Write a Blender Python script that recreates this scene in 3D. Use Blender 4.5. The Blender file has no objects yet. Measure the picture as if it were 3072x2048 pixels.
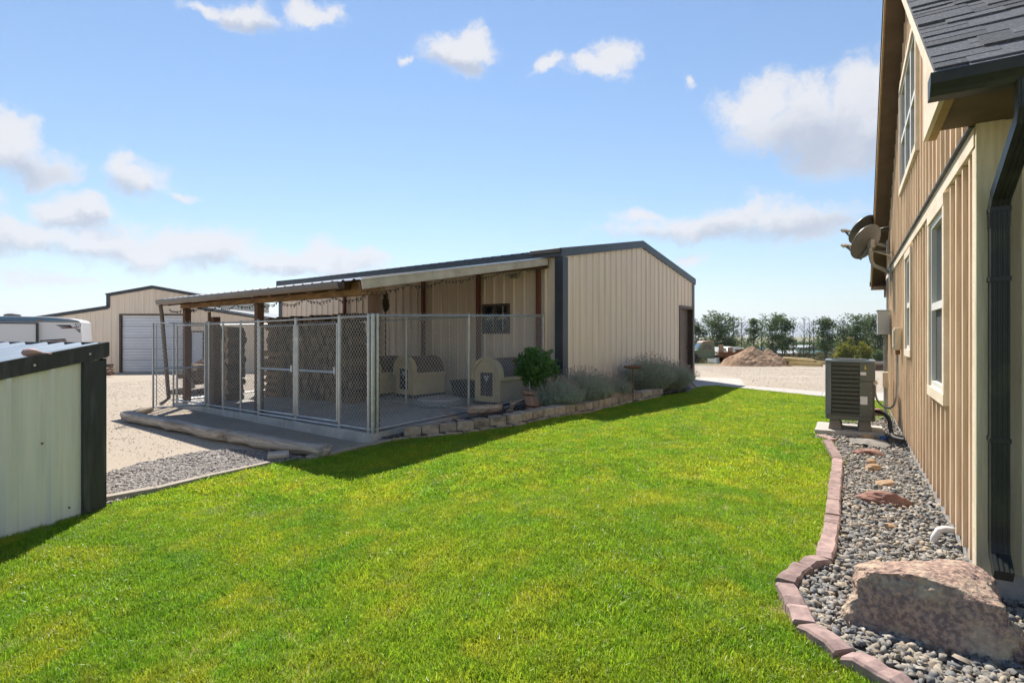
import bpy, bmesh, math, random
import numpy as np
from mathutils import Vector, Matrix, noise

random.seed(7)
rng = np.random.default_rng(7)
sc = bpy.context.scene
COL = sc.collection
R = math.radians
PI = math.pi

# ------------------------------------------------------------------ camera
F, CX, CY, CAMH = 1640.0, 1536.0, 1007.0, 1.45      # focal length and principal point, photograph pixels
cd = bpy.data.cameras.new('camera')
cd.sensor_width = 36.0
cd.lens = F / 3072 * 36
cd.shift_y = -(1024 - CY) / 3072
cd.clip_start, cd.clip_end = 0.05, 30000
cam = bpy.data.objects.new('camera', cd)
COL.objects.link(cam)
cam.location = (0, 0, CAMH)
cam.rotation_euler = (PI / 2, 0, 0)
sc.camera = cam

# ------------------------------------------------------------------ sun, exposure
SUN_EL = R(51)
SUN_H = Vector((-0.2, 0.98, 0)).normalized()         # horizontal direction towards the sun
sd = bpy.data.lights.new('sun', 'SUN')
sd.energy = 3.5
sd.angle = R(0.53)
sd.color = (1.0, 0.95, 0.87)
sun = bpy.data.objects.new('sun', sd)
COL.objects.link(sun)
to_sun = SUN_H * math.cos(SUN_EL) + Vector((0, 0, math.sin(SUN_EL)))
sun.rotation_euler = to_sun.to_track_quat('Z', 'Y').to_euler()
sun.location = (-5, 30, 40)
sc.view_settings.view_transform = 'Standard'
sc.view_settings.look = 'None'
sc.view_settings.exposure = 1.3
sc.view_settings.gamma = 1.0
sc.view_settings.use_curve_mapping = False
sc.cycles.max_bounces = 6
sc.cycles.diffuse_bounces = 3
sc.cycles.glossy_bounces = 3
sc.cycles.transmission_bounces = 4
sc.cycles.volume_bounces = 0
sc.cycles.transparent_max_bounces = 12
sc.cycles.adaptive_threshold = 0.02
sc.cycles.caustics_reflective = False
sc.cycles.caustics_refractive = False

# ------------------------------------------------------------------ world: daylight sky with fair-weather clouds
wd = bpy.data.worlds.new('World')
sc.world = wd
wd.use_nodes = True
W = wd.node_tree
W.nodes.clear()
def wn(t, **k):
    n = W.nodes.new(t)
    for a, b in k.items():
        setattr(n, a, b)
    return n
def wl(a, b):
    W.links.new(a, b)
out = wn('ShaderNodeOutputWorld')
sky = wn('ShaderNodeTexSky')
sky.sky_type = 'NISHITA'
sky.sun_disc = False
sky.sun_elevation = SUN_EL
sky.sun_rotation = math.atan2(SUN_H.x, SUN_H.y)
sky.altitude = 1500
sky.air_density = 1.6
sky.dust_density = 0.0
sky.ozone_density = 6.0
bg = wn('ShaderNodeBackground')
bg.inputs['Strength'].default_value = 0.053
wl(sky.outputs[0], bg.inputs['Color'])
bgc = wn('ShaderNodeBackground')
bgc.inputs['Strength'].default_value = 0.37
tc = wn('ShaderNodeTexCoord')
# the cloud field repeats behind the viewer: fold the direction about the east-west line
sep = wn('ShaderNodeSeparateXYZ'); wl(tc.outputs['Generated'], sep.inputs[0])
ab = wn('ShaderNodeMath', operation='ABSOLUTE'); wl(sep.outputs['Y'], ab.inputs[0])
cmb = wn('ShaderNodeCombineXYZ')
wl(sep.outputs['X'], cmb.inputs['X']); wl(ab.outputs[0], cmb.inputs['Y']); wl(sep.outputs['Z'], cmb.inputs['Z'])
n1 = wn('ShaderNodeTexNoise'); n1.inputs['Scale'].default_value = 9; n1.inputs['Detail'].default_value = 5
n1.inputs['Roughness'].default_value = 0.62
wl(cmb.outputs[0], n1.inputs['Vector'])
sb = wn('ShaderNodeVectorMath', operation='SUBTRACT'); sb.inputs[1].default_value = (0.5, 0.5, 0.5)
wl(n1.outputs['Color'], sb.inputs[0])
scv = wn('ShaderNodeVectorMath', operation='SCALE'); scv.inputs['Scale'].default_value = 0.11
wl(sb.outputs[0], scv.inputs[0])
wv = wn('ShaderNodeVectorMath', operation='ADD')
wl(cmb.outputs[0], wv.inputs[0]); wl(scv.outputs[0], wv.inputs[1])
CL = [  # cloud puffs: place in the sky (as 2352-wide picture units), half-width, half-height, thinness
 (575,38,66,36,0),(455,14,80,20,.2),(725,48,54,32,0),
 (1060,128,76,46,0),(1098,105,50,40,0),(940,142,30,20,.35),
 (1250,150,46,26,.3),(1415,132,54,48,0),(1370,158,62,24,0),(1590,185,22,24,.4),
 (1745,248,92,54,0),(1850,240,84,52,0),(1960,225,84,62,0),(1800,295,125,58,0),(1930,320,130,80,0),(2060,260,120,110,0),
 (1660,510,290,36,.1),(1850,520,120,40,.15),(1470,494,90,20,.2),(1590,592,58,32,.3),
 (24,322,62,66,0),(92,385,66,36,.05),(320,415,80,42,.1),(425,443,42,14,.2),
 (172,490,58,36,0),(60,535,200,36,0),(330,560,170,42,0),(490,572,160,46,.03),
 (650,590,160,40,.08),(790,607,120,34,.12),(110,640,150,26,.4),
 (2200,500,160,45,.2),(2500,330,180,70,.1),(-200,420,160,60,.1),(-350,580,220,50,.1)]
GL = [(1870,345,150,62),(2060,350,120,70),(1690,542,270,22),(30,385,70,26),(1060,162,60,14),(600,72,80,12),(180,512,46,12),(320,445,70,14),(120,572,200,14),(480,610,320,16)]  # grey patches: shade on the cloud undersides, put in as colour
def puff(x, y, rx, ry):
    d = Vector(((x * 1.3061 - CX) / F, 1.0, (CY - y * 1.3061) / F))
    L = d.length; d.normalize()
    s = 1.3061 / F / L
    q = d.to_track_quat('Y', 'Z').to_euler()
    m = wn('ShaderNodeMapping', vector_type='TEXTURE')
    wl(wv.outputs[0], m.inputs['Vector'])
    m.inputs['Location'].default_value = d
    m.inputs['Rotation'].default_value = q
    m.inputs['Scale'].default_value = (rx * s * 1.12, 0.35, ry * s * 1.18)
    l = wn('ShaderNodeVectorMath', operation='LENGTH')
    wl(m.outputs[0], l.inputs[0])
    return l.outputs['Value']
def chain(items):
    cur = None
    for it in items:
        v = puff(*it[:4])
        if len(it) > 4 and it[4] > 0:
            a = wn('ShaderNodeMath', operation='ADD'); a.inputs[1].default_value = it[4]
            wl(v, a.inputs[0]); v = a.outputs[0]
        if cur is None:
            cur = v
        else:
            m = wn('ShaderNodeMath', operation='SMOOTH_MIN'); m.inputs[2].default_value = 0.12
            wl(cur, m.inputs[0]); wl(v, m.inputs[1]); cur = m.outputs[0]
    return cur
fld, gry = chain(CL), chain(GL)
n2 = wn('ShaderNodeTexNoise'); n2.inputs['Scale'].default_value = 26; n2.inputs['Detail'].default_value = 9
n2.inputs['Roughness'].default_value = 0.66
wl(wv.outputs[0], n2.inputs['Vector'])
nm = wn('ShaderNodeMath', operation='MULTIPLY_ADD'); nm.inputs[1].default_value = 1.5; nm.inputs[2].default_value = -0.75
wl(n2.outputs['Fac'], nm.inputs[0])
fa = wn('ShaderNodeMath', operation='ADD'); wl(fld, fa.inputs[0]); wl(nm.outputs[0], fa.inputs[1])
al = wn('ShaderNodeMapRange', interpolation_type='SMOOTHSTEP')
al.inputs['From Min'].default_value = 1.22; al.inputs['From Max'].default_value = 0.45
al.inputs['To Min'].default_value = 0.0; al.inputs['To Max'].default_value = 0.95
wl(fa.outputs[0], al.inputs['Value'])
ga = wn('ShaderNodeMath', operation='ADD'); wl(gry, ga.inputs[0]); wl(nm.outputs[0], ga.inputs[1])
gm = wn('ShaderNodeMapRange', interpolation_type='SMOOTHSTEP')
gm.inputs['From Min'].default_value = 1.75; gm.inputs['From Max'].default_value = 0.15; gm.inputs['To Max'].default_value = 0.85
wl(ga.outputs[0], gm.inputs['Value'])
ccol = wn('ShaderNodeMix', data_type='RGBA')
ccol.inputs['A'].default_value = (0.90, 0.90, 0.94, 1); ccol.inputs['B'].default_value = (0.46, 0.53, 0.68, 1)
wl(gm.outputs[0], ccol.inputs['Factor']); wl(ccol.outputs['Result'], bgc.inputs['Color'])
mx = wn('ShaderNodeMixShader')
wl(al.outputs[0], mx.inputs[0]); wl(bg.outputs[0], mx.inputs[1]); wl(bgc.outputs[0], mx.inputs[2])
wl(mx.outputs[0], out.inputs['Surface'])
wd.cycles.sampling_method = 'MANUAL'
wd.cycles.sample_map_resolution = 512

# ------------------------------------------------------------------ helpers
def tag(o, label=None, cat=None, group=None, kind=None):
    if label: o['label'] = label
    if cat: o['category'] = cat
    if group: o['group'] = group
    if kind: o['kind'] = kind
    return o
def empty(name, loc=(0, 0, 0), rz=0.0, label=None, cat=None, group=None, kind=None):
    o = bpy.data.objects.new(name, None)
    o.empty_display_size = 0.2
    COL.objects.link(o)
    o.location = loc
    o.rotation_euler = (0, 0, rz)
    return tag(o, label, cat, group, kind)
def link_mesh(name, me, parent=None, loc=None, rot=None):
    o = bpy.data.objects.new(name, me)
    COL.objects.link(o)
    if parent is not None: o.parent = parent
    if loc is not None: o.location = loc
    if rot is not None: o.rotation_euler = rot
    return o
class MB:
    def __init__(s):
        s.v = []; s.f = []
    def add(s, vs, fs):
        n = len(s.v); s.v += [tuple(p) for p in vs]; s.f += [tuple(i + n for i in f) for f in fs]
        return s
    def quad(s, a, b, c, d): return s.add([a, b, c, d], [(0, 1, 2, 3)])
    def tri(s, a, b, c): return s.add([a, b, c], [(0, 1, 2)])
    def box(s, x0, x1, y0, y1, z0, z1):
        x0, x1 = min(x0, x1), max(x0, x1); y0, y1 = min(y0, y1), max(y0, y1); z0, z1 = min(z0, z1), max(z0, z1)
        return s.add([(x0,y0,z0),(x1,y0,z0),(x1,y1,z0),(x0,y1,z0),(x0,y0,z1),(x1,y0,z1),(x1,y1,z1),(x0,y1,z1)],
                     [(3,2,1,0),(4,5,6,7),(0,1,5,4),(1,2,6,5),(2,3,7,6),(3,0,4,7)])
    def hexa(s, b, t):     # bottom ring of 4, top ring of 4
        return s.add(list(b) + list(t), [(3,2,1,0),(4,5,6,7),(0,1,5,4),(1,2,6,5),(2,3,7,6),(3,0,4,7)])
    def prism(s, poly, off):   # poly: list of 3d points, extruded by vector
        n = len(poly); off = Vector(off)
        a = [Vector(p) for p in poly]; b = [p + off for p in a]
        return s.add(a + b, [tuple(range(n - 1, -1, -1)), tuple(range(n, 2 * n))] + [(i, (i + 1) % n, n + (i + 1) % n, n + i) for i in range(n)])
    def bar(s, p, q, w, h, up=(0, 0, 1)):   # rectangular bar, w across, h along up
        p, q, up = Vector(p), Vector(q), Vector(up)
        d = (q - p).normalized(); a = d.cross(up)
        if a.length < 1e-5: a = d.cross(Vector((1, 0, 0)))
        a.normalize(); u = a.cross(d).normalized()
        a *= w / 2; u *= h / 2
        return s.add([p-a-u, p+a-u, p+a+u, p-a+u, q-a-u, q+a-u, q+a+u, q-a+u],
                     [(0,1,2,3),(7,6,5,4),(1,0,4,5),(2,1,5,6),(3,2,6,7),(0,3,7,4)])
    def tube(s, pts, r, n=8, caps=True):
        pts = [Vector(p) for p in pts]; m = len(pts)
        rs = r if isinstance(r, (list, tuple)) else [r] * m
        t0 = (pts[1] - pts[0]).normalized()
        u = t0.cross(Vector((0, 0, 1)))
        if u.length < 1e-3: u = t0.cross(Vector((1, 0, 0)))
        u.normalize(); base = len(s.v); w = t0.cross(u)
        for i, p in enumerate(pts):
            t = (pts[min(i + 1, m - 1)] - pts[max(i - 1, 0)]).normalized()
            u = (u - t * u.dot(t)).normalized(); w = t.cross(u)
            for k in range(n):
                a = 2 * PI * k / n
                s.v.append(tuple(p + (u * math.cos(a) + w * math.sin(a)) * rs[i]))
        for i in range(m - 1):
            for k in range(n):
                a = base + i * n + k; b = base + i * n + (k + 1) % n
                s.f.append((a, b, b + n, a + n))
        if caps:
            s.f.append(tuple(base + k for k in range(n - 1, -1, -1)))
            s.f.append(tuple(base + (m - 1) * n + k for k in range(n)))
        return s
    def lathe(s, prof, n=24, c=(0, 0, 0)):    # prof: (radius, z)
        base = len(s.v); m = len(prof)
        for r_, z in prof:
            for k in range(n):
                a = 2 * PI * k / n
                s.v.append((c[0] + r_ * math.cos(a), c[1] + r_ * math.sin(a), c[2] + z))
        for i in range(m - 1):
            for k in range(n):
                a = base + i * n + k; b = base + i * n + (k + 1) % n
                s.f.append((a, b, b + n, a + n))
        if prof[0][0] > 1e-4: s.f.append(tuple(base + k for k in range(n - 1, -1, -1)))
        if prof[-1][0] > 1e-4: s.f.append(tuple(base + (m - 1) * n + k for k in range(n)))
        return s
    def mesh(s, name, mat, smooth=False):
        me = bpy.data.meshes.new(name)
        me.from_pydata(s.v, [], s.f)
        me.materials.append(mat)
        if smooth:
            me.polygons.foreach_set('use_smooth', [True] * len(me.polygons))
        me.update()
        return me
    def build(s, name, mat, parent=None, smooth=False, bevel=0, loc=None, rot=None):
        o = link_mesh(name, s.mesh(name, mat, smooth), parent, loc, rot)
        if bevel:
            b = o.modifiers.new('bevel', 'BEVEL'); b.width = bevel; b.segments = 2; b.limit_method = 'ANGLE'
        return o
def np_mesh(name, verts, faces, mat, smooth=False):
    me = bpy.data.meshes.new(name)
    verts = np.asarray(verts, np.float32); faces = np.asarray(faces, np.int32)
    k = faces.shape[1]
    me.vertices.add(len(verts)); me.vertices.foreach_set('co', verts.ravel())
    me.loops.add(faces.size); me.loops.foreach_set('vertex_index', faces.ravel())
    me.polygons.add(len(faces))
    me.polygons.foreach_set('loop_start', np.arange(0, faces.size, k, dtype=np.int32))
    if smooth: me.polygons.foreach_set('use_smooth', np.ones(len(faces), bool))
    me.materials.append(mat)
    me.update(calc_edges=True)
    return me
def ss(a):
    a = min(1.0, max(0.0, a)); return a * a * (3 - 2 * a)
def g(x, y):           # lie of the land
    z = -0.2 * ss((1.0 - x) / 3.2)
    if y > 18: z -= 0.032 * (min(y, 46) - 18)
    if y > 46: z -= 0.05 * (min(y, 160) - 46)
    return z
def gp(px, py, dz=0.0):   # spot on the ground seen at that place in the photograph
    Y = 8.0; z = 0.0
    for _ in range(40):
        X = (px - CX) / F * Y
        z = g(X, Y) + dz
        Y = 0.5 * Y + 0.5 * (CAMH - z) * F / (py - CY)
    return Vector(((px - CX) / F * Y, Y, z))
def at(px, py, Y):
    return Vector(((px - CX) / F * Y, Y, CAMH + (CY - py) / F * Y))
def jit(a): return random.uniform(-a, a)
# ------------------------------------------------------------------ materials
def M(name, base, c2=None, scale=5.0, rough=0.75, bump=0.0, bscale=60.0, metal=0.0, stretch=(1, 1, 1), rand=0.0,
      spec=0.4, lo=0.35, hi=0.65, c3=None, s3=1.0, m3=0.5, coat=0.0, trans=0.0, world=False, detail=6.0):
    m = bpy.data.materials.new(name); m.use_nodes = True
    T = m.node_tree; N = T.nodes; Lk = T.links.new
    p = N['Principled BSDF']
    p.inputs['Roughness'].default_value = rough
    p.inputs['Metallic'].default_value = metal
    p.inputs['Specular IOR Level'].default_value = spec
    if coat: p.inputs['Coat Weight'].default_value = coat
    if world:
        t = N.new('ShaderNodeNewGeometry'); src = t.outputs['Position']
    else:
        t = N.new('ShaderNodeTexCoord'); src = t.outputs['Object']
    oi = N.new('ShaderNodeObjectInfo')
    mp = N.new('ShaderNodeMapping'); mp.inputs['Scale'].default_value = stretch
    Lk(src, mp.inputs['Vector'])
    if not world:
        cb = N.new('ShaderNodeMath'); cb.operation = 'MULTIPLY'; cb.inputs[1].default_value = 37.0
        Lk(oi.outputs['Random'], cb.inputs[0])
        va = N.new('ShaderNodeVectorMath'); va.operation = 'ADD'
        Lk(mp.outputs[0], va.inputs[0]); Lk(cb.outputs[0], va.inputs[1]); vec = va.outputs[0]
    else:
        vec = mp.outputs[0]
    nz = N.new('ShaderNodeTexNoise'); nz.inputs['Scale'].default_value = scale; nz.inputs['Detail'].default_value = detail
    nz.inputs['Roughness'].default_value = 0.6
    Lk(vec, nz.inputs['Vector'])
    if c2 is None: c2 = tuple(c * 0.78 for c in base)
    rm = N.new('ShaderNodeMapRange'); rm.inputs['From Min'].default_value = lo; rm.inputs['From Max'].default_value = hi
    Lk(nz.outputs['Fac'], rm.inputs['Value'])
    mix = N.new('ShaderNodeMix'); mix.data_type = 'RGBA'
    mix.inputs['A'].default_value = (*base, 1); mix.inputs['B'].default_value = (*c2, 1)
    Lk(rm.outputs[0], mix.inputs['Factor'])
    col = mix.outputs['Result']
    if c3 is not None:      # larger stains over it
        nb = N.new('ShaderNodeTexNoise'); nb.inputs['Scale'].default_value = s3; nb.inputs['Detail'].default_value = 5
        Lk(vec, nb.inputs['Vector'])
        r3 = N.new('ShaderNodeMapRange'); r3.inputs['From Min'].default_value = 0.5; r3.inputs['From Max'].default_value = 0.72
        r3.inputs['To Max'].default_value = m3
        Lk(nb.outputs['Fac'], r3.inputs['Value'])
        mb = N.new('ShaderNodeMix'); mb.data_type = 'RGBA'; mb.inputs['B'].default_value = (*c3, 1)
        Lk(r3.outputs[0], mb.inputs['Factor']); Lk(col, mb.inputs['A']); col = mb.outputs['Result']
    if rand:
        h = N.new('ShaderNodeHueSaturation')
        rr = N.new('ShaderNodeMapRange'); rr.inputs['To Min'].default_value = 1 - rand; rr.inputs['To Max'].default_value = 1 + rand
        Lk(oi.outputs['Random'], rr.inputs['Value']); Lk(rr.outputs[0], h.inputs['Value'])
        Lk(col, h.inputs['Color']); col = h.outputs[0]
    Lk(col, p.inputs['Base Color'])
    if bump:
        b = N.new('ShaderNodeBump'); b.inputs['Strength'].default_value = bump; b.inputs['Distance'].default_value = 0.02
        nb2 = N.new('ShaderNodeTexNoise'); nb2.inputs['Scale'].default_value = bscale; nb2.inputs['Detail'].default_value = 5
        Lk(vec, nb2.inputs['Vector']); Lk(nb2.outputs['Fac'], b.inputs['Height']); Lk(b.outputs[0], p.inputs['Normal'])
    if trans:
        tr = N.new('ShaderNodeBsdfTranslucent'); Lk(col, tr.inputs['Color'])
        ms = N.new('ShaderNodeMixShader'); ms.inputs[0].default_value = trans
        o = N['Material Output']
        Lk(p.outputs[0], ms.inputs[1]); Lk(tr.outputs[0], ms.inputs[2]); Lk(ms.outputs[0], o.inputs['Surface'])
    return m
def glassmat(name, col, rough=0.03, spec=0.9):
    m = M(name, col, rough=rough, spec=spec, scale=2)
    return m

mt = {}
# ground
mt['sand'] = M('sandy_gravel', (0.41,0.34,0.26), (0.30,0.245,0.19), scale=22, rough=0.95, bump=0.6, bscale=45, world=True, c3=(0.45,0.385,0.31), s3=0.35, m3=0.6, detail=9)
mt['soil'] = M('lawn_thatch', (0.20,0.20,0.05), (0.30,0.24,0.10), scale=14, rough=1.0, bump=0.4, bscale=60, world=True)
mt['bed'] = M('bed_soil', (0.10,0.085,0.07), (0.05,0.045,0.04), scale=30, rough=1.0, bump=0.8, bscale=50, world=True)
mt['bedrock'] = M('bed_grit', (0.20,0.185,0.165), (0.10,0.095,0.09), scale=30, rough=1.0, bump=0.8, bscale=50, world=True)
mt['concrete'] = M('concrete', (0.54,0.51,0.47), (0.43,0.41,0.385), scale=7, rough=0.9, bump=0.15, bscale=80, world=True, c3=(0.26,0.25,0.23), s3=1.3, m3=0.6)
mt['walk'] = M('walk_concrete', (0.47,0.43,0.38), (0.40,0.37,0.33), scale=7, rough=0.9, bump=0.1, bscale=80, world=True, c3=(0.35,0.32,0.29), s3=1.0, m3=0.4)
mt['hill'] = M('hill', (0.10,0.12,0.13), (0.13,0.14,0.13), scale=0.002, rough=1, world=True)
# metal buildings
mt['tan'] = M('tan_painted_steel', (0.84,0.69,0.54), (0.77,0.62,0.475), scale=1.5, rough=0.42, spec=0.5, rand=0.015, stretch=(6,6,0.35), c3=(0.62,0.49,0.36), s3=1.1, m3=0.45, bump=0.06, bscale=1.6)
mt['navy'] = M('charcoal_painted_steel', (0.035,0.045,0.06), (0.05,0.06,0.075), scale=3, rough=0.4, spec=0.5)
mt['galv'] = M('galvalume_roof', (0.55,0.57,0.60), (0.45,0.48,0.52), scale=4, rough=0.28, metal=0.85, stretch=(5,0.5,1))
mt['tan2'] = M('pale_green_steel', (0.86,0.80,0.67), (0.76,0.71,0.60), scale=2.2, rough=0.42, stretch=(5,5,0.35), c3=(0.60,0.60,0.52), s3=1.6, m3=0.6)
mt['dark'] = M('black_trim_steel', (0.030,0.030,0.032), (0.050,0.050,0.052), scale=5, rough=0.5, stretch=(4,4,0.6), c3=(0.12,0.115,0.11), s3=2.5, m3=0.5)
mt['bluegalv'] = M('bluish_roof_steel', (0.15,0.205,0.28), (0.19,0.25,0.32), scale=3, rough=0.55, metal=0.15, spec=0.25)
mt['white'] = M('white_paint', (0.78,0.77,0.75), (0.70,0.69,0.67), scale=4, rough=0.5)
mt['doorwhite'] = M('white_door_steel', (0.74,0.74,0.76), (0.68,0.68,0.70), scale=2, rough=0.45)
mt['browntrim'] = M('brown_trim', (0.10,0.065,0.045), (0.07,0.048,0.035), scale=4, rough=0.5)
mt['bronze'] = M('bronze_gutter', (0.13,0.095,0.07), (0.10,0.07,0.05), scale=3, rough=0.35, spec=0.6)
mt['redsteel'] = M('red_oxide_steel', (0.20,0.065,0.035), (0.14,0.05,0.03), scale=6, rough=0.7, stretch=(3,3,0.6))
mt['rust'] = M('rusty_steel', (0.22,0.10,0.05), (0.12,0.06,0.035), scale=9, rough=0.85, bump=0.2)
mt['fencegalv'] = M('galvanised_pipe', (0.50,0.51,0.52), (0.40,0.41,0.42), scale=8, rough=0.42, metal=0.7)
mt['wire'] = M('galvanised_wire', (0.60,0.60,0.58), (0.48,0.48,0.47), scale=10, rough=0.5, metal=0.3)
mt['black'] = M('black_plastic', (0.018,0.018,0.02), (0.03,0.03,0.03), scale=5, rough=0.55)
mt['darkwire'] = M('dark_cord', (0.03,0.035,0.025), rough=0.7)
# timber
mt['postwood'] = M('stained_post', (0.19,0.105,0.06), (0.12,0.065,0.04), scale=6, rough=0.85, bump=0.25, bscale=25, stretch=(5,5,0.5), rand=0.12)
mt['beamwood'] = M('weathered_beam', (0.34,0.20,0.085), (0.17,0.10,0.05), scale=4, rough=0.85, bump=0.2, bscale=25, stretch=(1,5,5), c3=(0.09,0.06,0.04), s3=2.5, m3=0.7)
mt['whitewood'] = M('weathered_white_board', (0.60,0.54,0.46), (0.44,0.38,0.31), scale=4, rough=0.8, bump=0.15, bscale=30, c3=(0.30,0.25,0.19), s3=1.8, m3=0.45)
mt['log'] = M('bark_log', (0.21,0.135,0.08), (0.10,0.066,0.042), scale=14, rough=0.95, bump=0.5, bscale=30, rand=0.3)
mt['logend_dark'] = M('dark_cut_log_end', (0.25,0.165,0.10), (0.12,0.08,0.05), scale=18, rough=0.9, rand=0.35)  # darker cut ends, used for the long stack only
mt['logend'] = M('cut_log_end', (0.52,0.38,0.24), (0.34,0.23,0.14), scale=18, rough=0.9, rand=0.3)
mt['greylog'] = M('weathered_grey_log', (0.56,0.50,0.43), (0.28,0.23,0.19), scale=3.5, rough=0.95, bump=0.6, bscale=14, stretch=(0.6,6,6), c3=(0.10,0.075,0.06), s3=1.6, m3=0.6)
mt['drift'] = M('bleached_driftwood', (0.55,0.44,0.33), (0.24,0.16,0.11), scale=5, rough=0.95, bump=0.6, bscale=18, stretch=(0.7,5,5))
mt['edging'] = M('weathered_edging_board', (0.40,0.345,0.28), (0.27,0.225,0.18), scale=5, rough=0.95, bump=0.3, bscale=30, stretch=(0.6,6,6))
mt['pallet'] = M('pallet_board', (0.30,0.20,0.11), (0.20,0.13,0.075), scale=5, rough=0.9, stretch=(0.6,5,5), rand=0.25)
mt['newlumber'] = M('new_lumber', (0.50,0.38,0.17), (0.42,0.31,0.14), scale=4, rough=0.8, rand=0.12)
# house
mt['cedar'] = M('cedar_siding', (0.82,0.70,0.55), (0.75,0.62,0.47), scale=3.5, rough=0.85, bump=0.15, bscale=20, stretch=(8,8,0.5), rand=0.10, c3=(0.38,0.24,0.13), s3=2.2, m3=0.35)
mt['batten'] = M('cedar_batten', (0.76,0.58,0.41), (0.60,0.42,0.27), scale=5, rough=0.85, bump=0.15, bscale=30, stretch=(8,8,0.45), rand=0.16, c3=(0.30,0.17,0.085), s3=3.0, m3=0.45)  # browner than the boards: shade on the batten sides put into the colour
mt['trimwood'] = M('pale_trim_board', (0.74,0.63,0.49), (0.66,0.54,0.40), scale=4, rough=0.85, bump=0.15, bscale=25, stretch=(4,1,2), c3=(0.46,0.33,0.21), s3=2.2, m3=0.35)
mt['frontply'] = M('weathered_ply', (0.66,0.60,0.42), (0.50,0.44,0.29), scale=5, rough=0.85, bump=0.2, bscale=14, stretch=(5,5,0.35), c3=(0.40,0.31,0.17), s3=1.8, m3=0.5)
mt['soffit'] = M('brown_soffit_board', (0.15,0.10,0.07), (0.11,0.075,0.052), scale=5, rough=0.85, bump=0.1)
mt['fascia'] = M('stained_fascia', (0.42,0.27,0.13), (0.33,0.20,0.09), scale=4, rough=0.8, stretch=(0.6,4,4))
mt['shingle'] = M('asphalt_shingle', (0.13,0.136,0.15), (0.075,0.078,0.086), scale=160, rough=0.95, rand=0.30, bump=0.5, bscale=220, c3=(0.20,0.20,0.21), s3=60, m3=0.7)
mt['gutter'] = M('black_gutter', (0.016,0.018,0.020), (0.026,0.030,0.024), scale=5, rough=0.45, spec=0.35, c3=(0.07,0.08,0.045), s3=4, m3=0.6)
mt['foundation'] = M('foundation_concrete', (0.38,0.36,0.34), (0.28,0.265,0.25), scale=9, rough=0.95, bump=0.2, bscale=50)
mt['vinyl'] = M('vinyl_frame', (0.72,0.70,0.65), (0.66,0.64,0.60), scale=3, rough=0.4)
mt['glass'] = glassmat('window_glass', (0.03,0.035,0.04), 0.03, 1.0)
mt['screen'] = M('window_screen', (0.075,0.07,0.068), (0.06,0.058,0.055), scale=90, rough=0.6)
mt['post2'] = M('orange_cedar_post', (0.36,0.17,0.075), (0.27,0.125,0.055), scale=4, rough=0.8, stretch=(5,5,0.5), bump=0.1)
mt['greybox'] = M('grey_enclosure', (0.42,0.43,0.43), (0.36,0.37,0.37), scale=4, rough=0.45)
mt['beigebox'] = M('beige_plastic', (0.58,0.49,0.36), (0.50,0.42,0.30), scale=4, rough=0.5)
mt['conduit'] = M('grey_conduit', (0.33,0.32,0.30), (0.25,0.24,0.23), scale=10, rough=0.5)
mt['acbody'] = M('grey_green_enamel', (0.115,0.120,0.098), (0.095,0.10,0.082), scale=3, rough=0.4, spec=0.5)
mt['acside'] = M('blue_grey_enamel', (0.15,0.17,0.185), (0.12,0.14,0.155), scale=3, rough=0.38, spec=0.5)
mt['accoil'] = M('dark_coil', (0.02,0.022,0.02), (0.035,0.035,0.03), scale=60, rough=0.7)
mt['acfoot'] = M('riser_foot', (0.23,0.20,0.165), (0.18,0.155,0.13), scale=8, rough=0.8)
mt['sticker'] = M('white_sticker', (0.76,0.72,0.70), (0.70,0.67,0.65), scale=20, rough=0.6)
mt['yellow'] = M('yellow_tag', (0.75,0.55,0.06), rough=0.6)
mt['dish'] = M('grey_dish', (0.11,0.108,0.098), (0.085,0.083,0.076), scale=5, rough=0.4, spec=0.5)
mt['dishmetal'] = M('dish_bracket', (0.36,0.34,0.30), (0.28,0.26,0.23), scale=8, rough=0.45, metal=0.3)
# masonry, stone
mt['paver'] = M('mauve_stone_block', (0.36,0.25,0.22), (0.23,0.155,0.14), scale=16, rough=0.95, bump=0.35, bscale=22, rand=0.24, c3=(0.17,0.125,0.105), s3=5, m3=0.6)
mt['block'] = M('retaining_block', (0.46,0.37,0.28), (0.33,0.26,0.20), scale=12, rough=0.95, bump=0.4, bscale=35, rand=0.16, c3=(0.06,0.055,0.045), s3=4.0, m3=0.75)
mt['boulder'] = M('lichen_boulder', (0.47,0.31,0.22), (0.20,0.135,0.115), scale=42, rough=0.95, bump=1.0, bscale=30, c3=(0.52,0.42,0.29), s3=6.5, m3=0.85, lo=0.38, hi=0.58)
mt['slate'] = M('grey_stone', (0.27,0.245,0.215), (0.17,0.155,0.14), scale=9, rough=0.95, bump=0.5, bscale=25)
mt['redstone'] = M('red_stone', (0.30,0.16,0.12), (0.20,0.11,0.085), scale=8, rough=0.95, bump=0.5, bscale=25, c3=(0.38,0.25,0.18), s3=5, m3=0.5)
mt['tanstone'] = M('ochre_stone', (0.45,0.31,0.19), (0.31,0.20,0.12), scale=8, rough=0.95, bump=0.5, bscale=25)
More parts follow.
